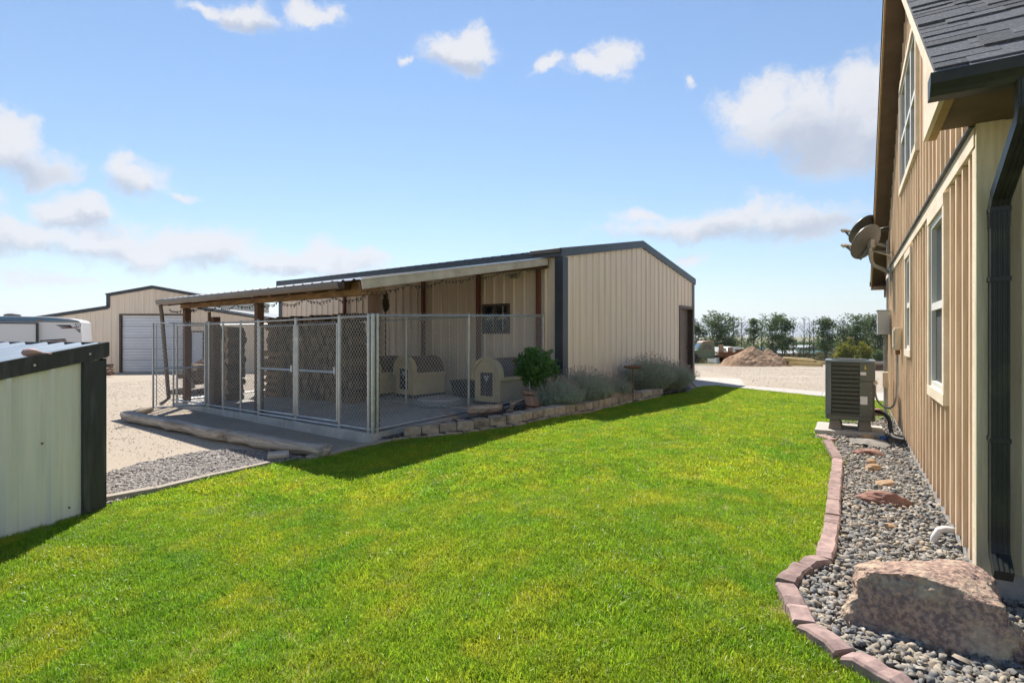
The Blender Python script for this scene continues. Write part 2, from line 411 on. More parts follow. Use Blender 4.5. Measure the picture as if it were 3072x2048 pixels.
# things
mt['doghouse'] = M('tan_plastic', (0.70,0.56,0.33), (0.61,0.48,0.28), scale=5, rough=0.6)
mt['dogroof'] = M('brown_plastic_roof', (0.16,0.095,0.062), (0.12,0.072,0.05), scale=8, rough=0.65, bump=0.1)
mt['dogdoor'] = M('dark_brown_flap', (0.05,0.032,0.024), rough=0.6)
mt['bedgrey'] = M('grey_cushion', (0.62,0.59,0.58), (0.50,0.48,0.47), scale=14, rough=0.95, bump=0.2)
mt['bedside'] = M('slate_cushion_side', (0.28,0.30,0.31), (0.22,0.24,0.25), scale=14, rough=0.95)
mt['stave'] = M('pinkish_cedar_stave', (0.66,0.40,0.30), (0.54,0.30,0.21), scale=6, rough=0.85, stretch=(4,4,0.6), rand=0.15, bump=0.2)
mt['sandpile'] = M('brown_earth', (0.36,0.235,0.145), (0.27,0.165,0.095), scale=3.0, rough=1.0, bump=0.9, bscale=7, c3=(0.43,0.31,0.2), s3=1.0, m3=0.6)
mt['truckgreen'] = M('faded_green_paint', (0.17,0.22,0.14), (0.13,0.17,0.11), scale=4, rough=0.7, c3=(0.30,0.15,0.07), s3=2.2, m3=0.9)
mt['truckroof'] = M('faded_red_roof', (0.42,0.30,0.26), (0.34,0.20,0.16), scale=3, rough=0.6)
mt['tyre'] = M('tyre_rubber', (0.025,0.023,0.022), rough=0.9)
mt['teal'] = M('teal_barn_steel', (0.035,0.11,0.115), (0.03,0.09,0.095), scale=0.5, rough=0.5)
mt['palegreenroof'] = M('pale_roof', (0.46,0.48,0.47), (0.40,0.42,0.42), scale=0.4, rough=0.8, spec=0.15)
mt['tealroof'] = M('teal_roof', (0.07,0.15,0.15), (0.06,0.12,0.13), scale=0.4, rough=0.9, spec=0.1)
mt['redbarn'] = M('dull_red_shed', (0.17,0.075,0.06), rough=0.8)
mt['rvwhite'] = M('white_fibreglass', (0.74,0.74,0.75), (0.70,0.70,0.71), scale=1, rough=0.3, spec=0.5)
mt['rvblue'] = M('steel_blue_band', (0.10,0.20,0.30), (0.085,0.17,0.26), scale=1, rough=0.3)
mt['rvblack'] = M('black_decal', (0.02,0.02,0.022), rough=0.4)
mt['rvmaroon'] = M('maroon_decal', (0.16,0.05,0.06), rough=0.4)
mt['pink'] = M('pinkish_clay', (0.50,0.30,0.25), (0.44,0.26,0.21), scale=8, rough=0.7)
mt['blue'] = M('blue_plastic', (0.06,0.13,0.32), (0.05,0.10,0.25), scale=8, rough=0.5)
mt['pvc'] = M('white_pvc', (0.74,0.72,0.68), rough=0.4)
# plants
mt['bark'] = M('tree_bark', (0.15,0.125,0.105), (0.10,0.085,0.07), scale=3, rough=0.95)
mt['leafA'] = M('poplar_leaf', (0.13,0.18,0.065), (0.075,0.12,0.045), scale=0.8, rough=0.6, trans=0.4, world=True, rand=0.1)
mt['leafY'] = M('yellow_green_leaf', (0.30,0.26,0.035), (0.13,0.17,0.03), scale=0.6, rough=0.6, trans=0.4, world=True)
mt['leafG'] = M('dense_shrub_leaf', (0.13,0.27,0.06), (0.07,0.16,0.04), scale=9, rough=0.55, trans=0.35, world=True)
mt['lav'] = M('lavender_foliage', (0.47,0.52,0.40), (0.33,0.38,0.28), scale=9, rough=0.8, trans=0.3, world=True)
mt['lavhead'] = M('dry_lavender_heads', (0.46,0.38,0.34), (0.34,0.28,0.26), scale=14, rough=0.9, trans=0.2, world=True)
mt['brush'] = M('dry_brush', (0.20,0.16,0.09), (0.09,0.10,0.04), scale=0.5, rough=0.9, trans=0.25, world=True)

def grassmat():
    m = bpy.data.materials.new('lawn_grass'); m.use_nodes = True
    T = m.node_tree; N = T.nodes; Lk = T.links.new
    p = N['Principled BSDF']; p.inputs['Roughness'].default_value = 0.38; p.inputs['Specular IOR Level'].default_value = 0.35
    ge = N.new('ShaderNodeNewGeometry')
    def nz(s, d=5, dist=0.0):
        n = N.new('ShaderNodeTexNoise'); n.inputs['Scale'].default_value = s; n.inputs['Detail'].default_value = d
        n.inputs['Distortion'].default_value = dist
        Lk(ge.outputs['Position'], n.inputs['Vector']); return n.outputs['Fac']
    def ramp(src, a, b):
        r = N.new('ShaderNodeMapRange'); r.inputs['From Min'].default_value = a; r.inputs['From Max'].default_value = b
        Lk(src, r.inputs['Value']); return r.outputs[0]
    def mixc(f, a, b):
        x = N.new('ShaderNodeMix'); x.data_type = 'RGBA'; Lk(f, x.inputs['Factor'])
        for k, v in (('A', a), ('B', b)):
            if isinstance(v, tuple): x.inputs[k].default_value = (*v, 1)
            else: Lk(v, x.inputs[k])
        return x.outputs['Result']
    c = mixc(ramp(nz(0.55, 5, 0.8), 0.34, 0.68), (0.155, 0.305, 0.018), (0.300, 0.395, 0.020))
    c = mixc(ramp(nz(2.6, 6, 0.5), 0.48, 0.85), c, (0.47, 0.44, 0.035))
    c = mixc(ramp(nz(1.7, 5, 1.0), 0.60, 0.90), c, (0.27, 0.32, 0.15))  # whitish patches: sheen on the grass mixed into its colour
    c = mixc(ramp(nz(90, 2), 0.60, 0.74), c, (0.38, 0.34, 0.12))
    c = mixc(ramp(nz(60, 2), 0.56, 0.70), c, (0.075, 0.17, 0.014))  # fine dark flecks: shade in the gaps between blades, painted in
    oi = N.new('ShaderNodeObjectInfo')
    hv = N.new('ShaderNodeHueSaturation')
    r1 = N.new('ShaderNodeMapRange'); r1.inputs['To Min'].default_value = 0.72; r1.inputs['To Max'].default_value = 1.22; Lk(oi.outputs['Random'], r1.inputs['Value'])
    m2 = N.new('ShaderNodeMath'); m2.operation = 'MULTIPLY'; m2.inputs[1].default_value = 17.31; Lk(oi.outputs['Random'], m2.inputs[0])
    m3_ = N.new('ShaderNodeMath'); m3_.operation = 'FRACT'; Lk(m2.outputs[0], m3_.inputs[0])
    r2 = N.new('ShaderNodeMapRange'); r2.inputs['To Min'].default_value = 0.478; r2.inputs['To Max'].default_value = 0.515; Lk(m3_.outputs[0], r2.inputs['Value'])
    Lk(r1.outputs[0], hv.inputs['Value']); Lk(r2.outputs[0], hv.inputs['Hue']); Lk(c, hv.inputs['Color']); c = hv.outputs[0]
    Lk(c, p.inputs['Base Color'])
    tr = N.new('ShaderNodeBsdfTranslucent')
    h = N.new('ShaderNodeHueSaturation'); h.inputs['Value'].default_value = 1.6; Lk(c, h.inputs['Color']); Lk(h.outputs[0], tr.inputs['Color'])
    ms = N.new('ShaderNodeMixShader'); ms.inputs[0].default_value = 0.5
    Lk(p.outputs[0], ms.inputs[1]); Lk(tr.outputs[0], ms.inputs[2]); Lk(ms.outputs[0], N['Material Output'].inputs['Surface'])
    return m
mt['grass'] = grassmat()
def pebblemat(name, cols):
    m = bpy.data.materials.new(name); m.use_nodes = True
    T = m.node_tree; N = T.nodes; Lk = T.links.new
    p = N['Principled BSDF']; p.inputs['Roughness'].default_value = 0.75; p.inputs['Specular IOR Level'].default_value = 0.35
    a = N.new('ShaderNodeAttribute'); a.attribute_name = 'tone'
    r = N.new('ShaderNodeValToRGB'); r.color_ramp.interpolation = 'LINEAR'
    e = r.color_ramp.elements
    while len(e) < len(cols): e.new(0.5)
    for i, c in enumerate(cols):
        e[i].position = i / (len(cols) - 1); e[i].color = (*c, 1)
    Lk(a.outputs['Fac'], r.inputs[0])
    ge = N.new('ShaderNodeNewGeometry')
    n = N.new('ShaderNodeTexNoise'); n.inputs['Scale'].default_value = 60; Lk(ge.outputs['Position'], n.inputs['Vector'])
    h = N.new('ShaderNodeHueSaturation')
    mr = N.new('ShaderNodeMapRange'); mr.inputs['To Min'].default_value = 0.6; mr.inputs['To Max'].default_value = 1.4
    Lk(n.outputs['Fac'], mr.inputs['Value']); Lk(mr.outputs[0], h.inputs['Value']); Lk(r.outputs[0], h.inputs['Color'])
    Lk(h.outputs[0], p.inputs['Base Color'])
    return m
mt['pebble'] = pebblemat('river_pebbles', [(0.09,0.09,0.09),(0.25,0.24,0.225),(0.37,0.305,0.22),(0.14,0.14,0.14),(0.42,0.375,0.305),(0.10,0.10,0.10),(0.31,0.24,0.17),(0.18,0.18,0.175),(0.09,0.094,0.10)])
mt['crushed'] = pebblemat('crushed_grey_rock', [(0.13,0.115,0.105),(0.22,0.195,0.175),(0.30,0.265,0.235),(0.17,0.155,0.145),(0.25,0.21,0.185)])
mt['grit'] = pebblemat('pale_grit', [(0.30,0.25,0.19),(0.40,0.33,0.255),(0.22,0.18,0.14),(0.45,0.385,0.31),(0.33,0.27,0.21)])
# ------------------------------------------------------------------ the setting: ground, lawn, walk, beds
def coords(lo, hi, fine0, fine1, step):
    c = list(np.arange(fine0, fine1 + 1e-6, step))
    d = step; x = fine1
    while x < hi:
        d *= 1.35; x += d; c.append(x)
    d = step; x = fine0
    while x > lo:
        d *= 1.35; x -= d; c.insert(0, x)
    return np.array(c)
gx = coords(-9000, 9000, -16, 16, 0.4); gy = coords(-300, 16000, -4, 48, 0.5)
XX, YY = np.meshgrid(gx, gy)
ZZ = np.vectorize(g)(XX, YY)
V = np.stack([XX, YY, ZZ - 0.03], -1).reshape(-1, 3)
nx, ny = len(gx), len(gy)
ii = np.arange(nx * (ny - 1)).reshape(ny - 1, nx)[:, :-1].ravel()
Fc = np.stack([ii, ii + 1, ii + nx + 1, ii + nx], -1)
def groundmat():
    m = mt['sand']; T = m.node_tree; N = T.nodes; Lk = T.links.new
    p = N['Principled BSDF']
    col = p.inputs['Base Color'].links[0].from_socket
    ge = N.new('ShaderNodeNewGeometry'); s = N.new('ShaderNodeSeparateXYZ'); Lk(ge.outputs['Position'], s.inputs[0])
    n = N.new('ShaderNodeTexNoise'); n.inputs['Scale'].default_value = 0.12; n.inputs['Detail'].default_value = 6; Lk(ge.outputs['Position'], n.inputs['Vector'])
    a = N.new('ShaderNodeMath'); a.operation = 'MULTIPLY_ADD'; a.inputs[1].default_value = 9; Lk(n.outputs['Fac'], a.inputs[0]); Lk(s.outputs['Y'], a.inputs[2])
    r = N.new('ShaderNodeMapRange'); r.inputs['From Min'].default_value = 46; r.inputs['From Max'].default_value = 49; Lk(a.outputs[0], r.inputs['Value'])
    n2 = N.new('ShaderNodeTexNoise'); n2.inputs['Scale'].default_value = 0.05; n2.inputs['Detail'].default_value = 7; Lk(ge.outputs['Position'], n2.inputs['Vector'])
    f = N.new('ShaderNodeMix'); f.data_type = 'RGBA'; f.inputs['A'].default_value = (0.085, 0.12, 0.035, 1); f.inputs['B'].default_value = (0.27, 0.22, 0.12, 1)
    rr = N.new('ShaderNodeMapRange'); rr.inputs['From Min'].default_value = 0.4; rr.inputs['From Max'].default_value = 0.6; Lk(n2.outputs['Fac'], rr.inputs['Value']); Lk(rr.outputs[0], f.inputs['Factor'])
    mx_ = N.new('ShaderNodeMix'); mx_.data_type = 'RGBA'; Lk(r.outputs[0], mx_.inputs['Factor']); Lk(col, mx_.inputs['A']); Lk(f.outputs['Result'], mx_.inputs['B'])
    Lk(mx_.outputs['Result'], p.inputs['Base Color'])
groundmat()
tag(link_mesh('ground', np_mesh('ground', V, Fc, mt['sand'], True)), kind='structure')

# lawn outline, walked along its edges
EDGE_L = [gp(*q) for q in ((318,1516),(464,1475),(648,1430),(806,1394),(916,1381),(1055,1341),(1172,1325))]
EDGE_B = [gp(*q) for q in ((1174,1325),(1233,1318),(1398,1301),(1559,1277),(1700,1249),(1771,1238),(1879,1211),(1993,1189),(2075,1174),(2110,1160))]
WALK_LO = [gp(*q) for q in ((2150,1157),(2262,1169.5),(2464,1190),(2660,1206))]
# measured ends of each edging block, centre line of the top face
ENDS = [((322,40),(408,72)),((372,76),(436,182)),((436,184),(430,270)),((428,272),(420,344)),((418,346),(412,430)),((410,432),(406,523)),((404,527),(400,574)),((398,577),(390,640)),((388,642),(352,782)),((344,786),(232,822)),((226,826),(118,925)),((112,935),(180,1065)),((186,1072),(232,1172)),((240,1182),(470,1345)),((486,1362),(880,1565)),((905,1580),(1250,1740))]
EDGE_P = [gp(2300 + a * .4898, 1280 + b * .4898, .05) for p_, q_ in ENDS for (a, b) in (p_, q_)][1:]
EDGE_P.insert(0, Vector((EDGE_P[0].x - .12, EDGE_P[0].y + .25, 0)))
lawn_poly = [(p.x, p.y) for p in EDGE_L + EDGE_B + WALK_LO]
lawn_poly += [(6.6, 9.6), (5.2, 9.0)]
lawn_poly += [(p.x, p.y) for p in EDGE_P]
lawn_poly += [(2.6, 1.0), (4.5, -1.0), (4.5, -4.0), (-4.4, -4.0), (-4.4, 3.0), (-4.0, 5.0)]
LP = np.array(lawn_poly)
def inside(P, poly):
    x, y = P[:, 0], P[:, 1]; c = np.zeros(len(P), bool); j = len(poly) - 1
    for i in range(len(poly)):
        xi, yi = poly[i]; xj, yj = poly[j]
        if yi != yj:
            k = ((yi > y) != (yj > y)) & (x < (xj - xi) * (y - yi) / (yj - yi) + xi)
            c ^= k
        j = i
    return c
def sheet_in(poly, step, dz, name, mat, kind='structure', amp=0.0):
    poly = np.array(poly); x0, y0 = poly.min(0); x1, y1 = poly.max(0)
    xs = np.arange(x0 - step, x1 + 2 * step, step); ys = np.arange(y0 - step, y1 + 2 * step, step)
    X, Y = np.meshgrid(xs, ys)
    Z = np.vectorize(g)(X, Y) + dz
    if amp:
        Z = Z + np.vectorize(lambda a, b: amp * noise.noise(Vector((a * 1.3, b * 1.3, 0))))(X, Y)
    n_ = len(xs); cx = (X[:-1, :-1] + step / 2).ravel(); cy = (Y[:-1, :-1] + step / 2).ravel()
    keep = inside(np.stack([cx, cy], -1), poly)
    i0 = np.arange(n_ * (len(ys) - 1)).reshape(len(ys) - 1, n_)[:, :-1].ravel()[keep]
    Fq = np.stack([i0, i0 + 1, i0 + n_ + 1, i0 + n_], -1)
    used, inv = np.unique(Fq, return_inverse=True)
    Vv = np.stack([X, Y, Z], -1).reshape(-1, 3)[used]
    return tag(link_mesh(name, np_mesh(name, Vv, inv.reshape(-1, 4), mat, True)), kind=kind)
sheet_in(lawn_poly, 0.12, -0.012, 'lawn', mt['soil'], amp=0.006)

# concrete walk by the shed door and on to the porch, cast in bays
def slab(name, poly, top, thick, mat, parent=None):
    mb = MB(); mb.prism([(x, y, top - thick) for x, y in poly], (0, 0, thick))
    return mb.build(name, mat, parent)
wk = empty('concrete_walk', (6.5, 16, 0), kind='structure')
def wslab(pts):
    q = [Vector((p.x, p.y, 0)) for p in pts]
    c = sum(q, Vector()) / len(q)
    q = [c + (p - c) * 0.994 for p in q]
    mb = MB(); a = [(p.x - 6.5, p.y - 16, g(p.x, p.y) - 0.10) for p in q]; b = [(p.x - 6.5, p.y - 16, g(p.x, p.y) + 0.022) for p in q]
    n_ = len(q)
    mb.add(a + b, [tuple(range(n_ - 1, -1, -1)), tuple(range(n_, 2 * n_))] + [(i, (i + 1) % n_, n_ + (i + 1) % n_, n_ + i) for i in range(n_)])
    mb.build('walk_slab', mt['walk'], wk)
wa = [gp(*q) for q in ((2062,1133),(2220,1137.5),(2236,1158),(2470,1177),(2655,1180))]
wb = [gp(*q) for q in ((2090,1162),(2150,1157),(2262,1169.5),(2464,1190),(2660,1206))]
wslab([wb[0], wb[1], gp(2160,1135.5), wa[0]])
wslab([wb[1], wb[2], wa[2], wa[1], gp(2160,1135.5)])
mid = lambda a, b, t: a.lerp(b, t)
wslab([wb[2], mid(wb[2], wb[3], .5), mid(wa[2], wa[3], .5), wa[2]])
wslab([mid(wb[2], wb[3], .5), wb[3], wa[3], mid(wa[2], wa[3], .5)])
wslab([wb[3], wb[4], wa[4], wa[3]])

# pebble bed along the house, planting bed by the shed, patch of crushed rock
HC = Vector((2.584, 3.0, 0)); HA = -R(31.7)
dH = Vector((math.sin(-HA), math.cos(-HA), 0)); dF = Vector((math.cos(-HA), -math.sin(-HA), 0))
def hp(x, y, z=0): return HC + dF * x + dH * y + Vector((0, 0, z))
bed_poly = [(p.x, p.y) for p in EDGE_P] + [(2.6, 0.9), (4.5, -1.0)] + [(hp(3.2, 0.15).x, hp(3.2, 0.15).y), (hp(.1, .1).x, hp(.1, .1).y), (hp(.1, 8.6).x, hp(.1, 8.6).y), (6.3, 10.2), (5.4, 9.2)]
sheet_in(bed_poly, 0.1, 0.0, 'pebble_bed_floor', mt['bedrock'], amp=0.01)
SC0 = Vector((1.10, 11.95, 0)); SA = -R(38.0)
dG = Vector((math.sin(-SA), math.cos(-SA), 0)); dX = Vector((math.cos(-SA), -math.sin(-SA), 0))
def sp(x, y, z=0): return SC0 + dX * x + dG * y + Vector((0, 0, z))
pb = [(p.x, p.y) for p in EDGE_B[:-1]] + [(sp(0.02, 7.0).x, sp(0.02, 7.0).y), (sp(0.02, 0.02).x, sp(0.02, 0.02).y), (sp(-.35, -.1).x, sp(-.35, -.1).y), (sp(-.42, -4.6).x, sp(-.42, -4.6).y)]
sheet_in(pb, 0.1, 0.055, 'planting_bed_soil', mt['bed'], amp=0.02)
CR = [gp(*q) for q in ((290,1425),(420,1392),(560,1362),(600,1356),(690,1350),(800,1352),(905,1372),(800,1392),(648,1427),(464,1472),(300,1518))]
crush_poly = [(p.x, p.y) for p in CR]
sheet_in(crush_poly, 0.1, -0.018, 'crushed_rock_floor', mt['bedrock'])

# far hills on the skyline
hm = MB()
for (x0, x1, y0, hh) in ((1500, 5200, 9500, 330), (-4200, 1200, 12500, 260), (3800, 9000, 11500, 420)):
    n_ = 60; b0 = len(hm.v)
    for i in range(n_ + 1):
        t = i / n_; x = x0 + (x1 - x0) * t
        h_ = hh * math.sin(PI * t) ** 0.7 * (0.75 + 0.35 * noise.noise(Vector((t * 4, x0 * .01, 0))) + 0.12 * noise.noise(Vector((t * 17, 3, x0))))
        hm.v += [(x, y0 - 1400, -8), (x, y0 - 500, h_ * 0.55), (x, y0, max(h_, 0)), (x, y0 + 1200, -8)]
    for i in range(n_):
        for k in range(3):
            a = b0 + i * 4 + k; hm.f.append((a, a + 4, a + 5, a + 1))
tag(hm.build('hills', mt['hill'], smooth=True), kind='structure')
# ------------------------------------------------------------------ ribbed steel sheets
def profile(w, pitch=0.3048, rib=0.03, s0=None, minor=True):
    pts = []; s0 = pitch / 2 if s0 is None else s0
    n_ = int(round(w / pitch)); pts.append((0, 0))
    for i in range(max(1, n_)):
        s = s0 + i * pitch
        if s + .05 > w: break
        if minor and s - .10 > 0:
            pts += [(s - .112, 0), (s - .104, rib * .14), (s - .088, rib * .14), (s - .08, 0)]
        pts += [(s - .042, 0), (s - .018, rib), (s + .018, rib), (s + .042, 0)]
        if minor and s + .12 < w: pts += [(s + .08, 0), (s + .088, rib * .14), (s + .104, rib * .14), (s + .112, 0)]
    pts.append((w, 0))
    return pts
def sheet(mb, w, fn, **k):
    pr = profile(w, **k)
    for (a, da), (b, db) in zip(pr[:-1], pr[1:]):
        mb.quad(fn(a, da, 0), fn(b, db, 0), fn(b, db, 1), fn(a, da, 1))

# ------------------------------------------------------------------ the tan metal shed
SHW, SHL, EAVE, RIDGE = 8.05, 11.7, 3.30, 4.0
shed = empty('metal_shed', SC0, SA, 'tan ribbed metal shed with charcoal trim behind the dog kennel', 'shed')
def gtop(y): return EAVE + (RIDGE - EAVE) * (1 - abs(y - SHW / 2) / (SHW / 2))
DY0, DY1, DZ = 6.80, 7.92, 2.36
np_ = 9; pw = SHW / np_
for i in range(np_):
    y0 = i * pw
    mb = MB()
    zb = 0.03
    sheet(mb, pw, lambda s, d, t, y0=y0: (d, y0 + s, (DZ if DY0 - .05 < y0 + s < DY1 + .05 else zb) if t == 0 else gtop(y0 + s) - .02), pitch=pw / 3)
    mb.build('wall_panel', mt['tan'], shed)
npl = 13; pl = SHL / npl
for i in range(npl):
    x0 = -i * pl
    mb = MB()
    sheet(mb, pl, lambda s, d, t, x0=x0: (x0 - s, -d, .03 if t == 0 else EAVE - .03), pitch=pl / 3)
    mb.build('wall_panel', mt['tan'], shed)
    mb = MB()      # far long wall and far gable, plain sheets
    sheet(mb, pl, lambda s, d, t, x0=x0: (x0 - s, SHW + d, .03 if t == 0 else EAVE - .03), pitch=pl / 3, minor=False)
    mb.build('wall_panel', mt['tan'], shed)
for i in range(np_):
    y0 = i * pw; mb = MB()
    sheet(mb, pw, lambda s, d, t, y0=y0: (-SHL - d, y0 + s, .03 if t == 0 else gtop(y0 + s) - .02), pitch=pw / 3, minor=False)
    mb.build('wall_panel', mt['tan'], shed)
for i in range(npl):
    x0 = -i * pl
    for s_ in (0, 1):
        mb = MB()
        def rf(s, d, t, x0=x0, s_=s_):
            y = (-.10 + t * (SHW / 2 + .10)) if s_ == 0 else (SHW + .10 - t * (SHW / 2 + .10))
            return (x0 - s + .03, y, EAVE + (RIDGE - EAVE) * (1 - abs(y - SHW / 2) / (SHW / 2)) + .03 + d)
        sheet(mb, pl, rf, pitch=pl / 3, minor=False)
        mb.build('roof_panel', mt['navy'], shed)
for s_ in (0, 1):     # rake trims on both gables
    for xg in (0.0, -SHL):
        mb = MB(); a, b = (-.12, SHW / 2) if s_ == 0 else (SHW / 2, SHW + .12)
        za, zb_ = [EAVE + (RIDGE - EAVE) * (1 - abs(q - SHW / 2) / (SHW / 2)) for q in (a, b)]
        sg = 1 if xg == 0 else -1
        mb.prism([(xg - .02 * sg, a, za - .12), (xg - .02 * sg, b, zb_ - .12), (xg - .02 * sg, b, zb_ + .075), (xg - .02 * sg, a, za + .075)], (.075 * sg, 0, 0))
        mb.build('rake_trim', mt['navy'], shed)
MB().box(-SHL, .055, -.118, -.035, EAVE - .12, EAVE + .004).build('eave_trim', mt['navy'], shed)
MB().box(-SHL, .055, SHW + .035, SHW + .118, EAVE - .12, EAVE + .004).build('eave_trim', mt['navy'], shed)
for (cx_, cy_) in ((0, 0), (0, SHW), (-SHL, 0), (-SHL, SHW)):
    mb = MB(); sx = 1 if cx_ == 0 else -1; sy = -1 if cy_ == 0 else 1
    mb.prism([(cx_ - .17 * sx, cy_ + .0 * sy, .02), (cx_ - .17 * sx, cy_ + .040 * sy, .02), (cx_ + .040 * sx, cy_ + .040 * sy, .02), (cx_ + .040 * sx, cy_ - .17 * sy, .02), (cx_, cy_ - .17 * sy, .02), (cx_, cy_, .02)], (0, 0, EAVE - .14))
    mb.build('corner_trim', mt['navy'], shed)
MB().bar((-.75, -.13, EAVE + .0), (.03, -.13, EAVE + .0), .10, .09).build('gutter', mt['bronze'], shed, bevel=.01)
MB().box(-.03, .035, 0.17, DY0 - .06, -.02, .05).build('base_trim', mt['browntrim'], shed)
# door in the gable, standing back in a deep frame
dr = MB().box(-.16, -.12, DY0 + .03, DY1 - .03, .06, DZ - .04).build('door', M('brown_door', (.16, .12, .10), (.13, .10, .085), rough=.5), shed)
for zc in (0.55, 1.55):
    MB().box(-.121, -.112, DY0 + .22, DY1 - .22, zc - .34, zc + .36).build('door_panel', M('door_panel', (.145, .11, .09), rough=.5), dr)
MB().tube([(-.12, DY1 - .14, 1.08), (-.06, DY1 - .14, 1.08), (-.055, DY1 - .14, 1.08)], [.012, .018, .028], 10).build('door_handle', mt['rust'], dr)
mb = MB()
mb.box(-.16, .055, DY0 - .06, DY0 + .03, .03, DZ + .05); mb.box(-.16, .0549, DY1 - .03, DY1 + .06, .03, DZ + .05); mb.box(-.16, .05, DY0 + .03, DY1 - .03, DZ - .04, DZ + .049)
mb.build('door_frame', mt['browntrim'], shed)
# small sliding window inside the kennel
wf = MB(); wx0, wx1, wz0, wz1 = -2.27, -1.45, 1.50, 2.21
for (a, b, c, d) in ((wx0, wx1, wz1 - .06, wz1), (wx0, wx1, wz0, wz0 + .06), (wx0, wx0 + .06, wz0 + .06, wz1 - .06), (wx1 - .06, wx1, wz0 + .06, wz1 - .06), ((wx0 + wx1) / 2 - .025, (wx0 + wx1) / 2 + .025, wz0 + .06, wz1 - .06)):
    wf.box(a, b, -.06, -.005, c, d)
wo = wf.build('window', mt['browntrim'], shed)
for a, b in ((wx0 + .06, (wx0 + wx1) / 2 - .025), ((wx0 + wx1) / 2 + .025, wx1 - .06)):
    MB().box(a, b, -.03, -.02, wz0 + .06, wz1 - .06).build('pane', mt['glass'], wo)
for px_ in (-2.36,):
    MB().tube([(px_ - .12, -.05, 0.1), (px_ - .12, -.05, 2.95)], .012, 6).build('conduit', mt['pvc'], shed)
MB().box(-.62, -.54, -.09, -.02, 1.30, 1.50).build('socket_box', mt['greybox'], shed)
lamp = MB().lathe([(.03, .09), (.08, .06), (.10, .0), (.085, 0)], 14, (-1.25, -.14, 2.78)).build('wall_lamp', mt['dishmetal'], shed)
MB().tube([(-1.25, -.14, 2.86), (-1.25, -.02, 2.88)], .012, 6).build('arm', mt['dishmetal'], lamp)

# ------------------------------------------------------------------ kennel slab
def kz(x, y): return -.06 + .0093 * (x + .41) + .029 * (y + 4.79)
KX0, KX1, KY = -.41, -7.95, -4.79
ks = empty('kennel_slab', sp(KX0, KY, 0), SA, kind='structure')
for i in range(3):      # cast in bays with joints
    a = KX0 + (KX1 - KX0) * i / 3; b = KX0 + (KX1 - KX0) * (i + 1) / 3 + .008
    P = [(a, KY), (a, -.002), (b, -.002), (b, KY)]
    mb = MB(); mb.hexa([(x - KX0, y - KY, -.6) for x, y in P][::-1], [(x - KX0, y - KY, kz(x, y)) for x, y in P][::-1])
    mb.build('slab_bay', mt['concrete'], ks, bevel=.012)

# ------------------------------------------------------------------ lean-to roof over the kennel
RY, RZ0, RZ1 = -5.02, 2.27, 3.15
RXa, RXb = -.30, -7.85
def rz(y): return RZ0 + (RZ1 - RZ0) * (y - RY) / (0 - RY)
lean = empty('kennel_roof', sp(KX0, KY, 0), SA, 'timber lean-to roof of metal sheets with gutter over the dog kennel', 'lean-to')
def lo(x, y, z): return (x - KX0, y - KY, z)
nr = 9; rw = (RXa - RXb) / nr
for i in range(nr):
    x0 = RXa - i * rw; mb = MB()
    sheet(mb, rw, lambda s, d, t, x0=x0: lo(x0 - s, RY - .06 + t * (-RY + .03), rz(RY - .06 + t * (-RY + .03)) + .03 + d), pitch=rw / 3, minor=False, rib=.022)
    mb.build('roof_panel', mt['galv'], lean)
def kpost(x, y, w, top, mat, name='post'):
    return MB().box(x - w / 2 - KX0, x + w / 2 - KX0, y - w / 2 - KY, y + w / 2 - KY, kz(x, y) - .02, top).build(name, mat, lean, bevel=.006)
PY = KY + .16
for px_ in (-.55, -4.15, -7.55):
    kpost(px_, PY, .135, rz(PY) - .24, mt['postwood'])
for px_ in (-.57, -2.36, -4.31, -6.25, -7.8):
    kpost(px_, -.10, .09, rz(-.1) - .2, mt['redsteel'], 'steel_post')
MB().bar(lo(RXa - .02, PY, rz(PY) - .13), lo(RXb + .05, PY, rz(PY) - .13), .09, .22).build('beam', mt['beamwood'], lean)
MB().bar(lo(RXa - .02, -.08, rz(-.08) - .10), lo(RXb + .05, -.08, rz(-.08) - .10), .05, .2).build('ledger', mt['beamwood'], lean)
for i in range(12):
    x = RXa - .14 - i * (RXa - RXb - .28) / 11
    MB().bar(lo(x, RY + .04, rz(RY + .04) - .065), lo(x, -.03, rz(-.03) - .065), .045, .13).build('rafter', mt['postwood'], lean)
for x in (RXa + .012, RXb - .012):
    MB().bar(lo(x, RY - .03, rz(RY - .03) - .045), lo(x, -.16, rz(-.16) - .045), .03, .15).build('barge_board', mt['whitewood'], lean)
MB().bar(lo(RXa + .035, RY - .05, rz(RY - .05) + .048), lo(RXa + .035, -.14, rz(-.14) + .048), .05, .02).build('drip_flashing', mt['galv'], lean)
# gutter: open trough of bent sheet
gm_ = MB(); pr_ = [(0, .10), (0, 0), (-.085, 0), (-.105, .04), (-.105, .10), (-.117, .10), (-.117, .035), (-.092, -.01), (.01, -.01), (.01, .10)]
gm_.prism([lo(RXa - .45, RY - .02 + a, RZ0 - .085 + b) for a, b in pr_], (RXb - .10 - (RXa - .45), 0, 0))
gm_.build('gutter', mt['bronze'], lean)
MB().tube([lo(RXb - .02, RY - .06, RZ0 - .10), lo(RXb - .02, RY - .03, RZ0 - .3), lo(RXb + .0, KY - .12, kz(RXb, KY) + .1), lo(RXb + .0, KY - .3, kz(RXb, KY) - .02)], .045, 8).build('downspout', mt['bronze'], lean)
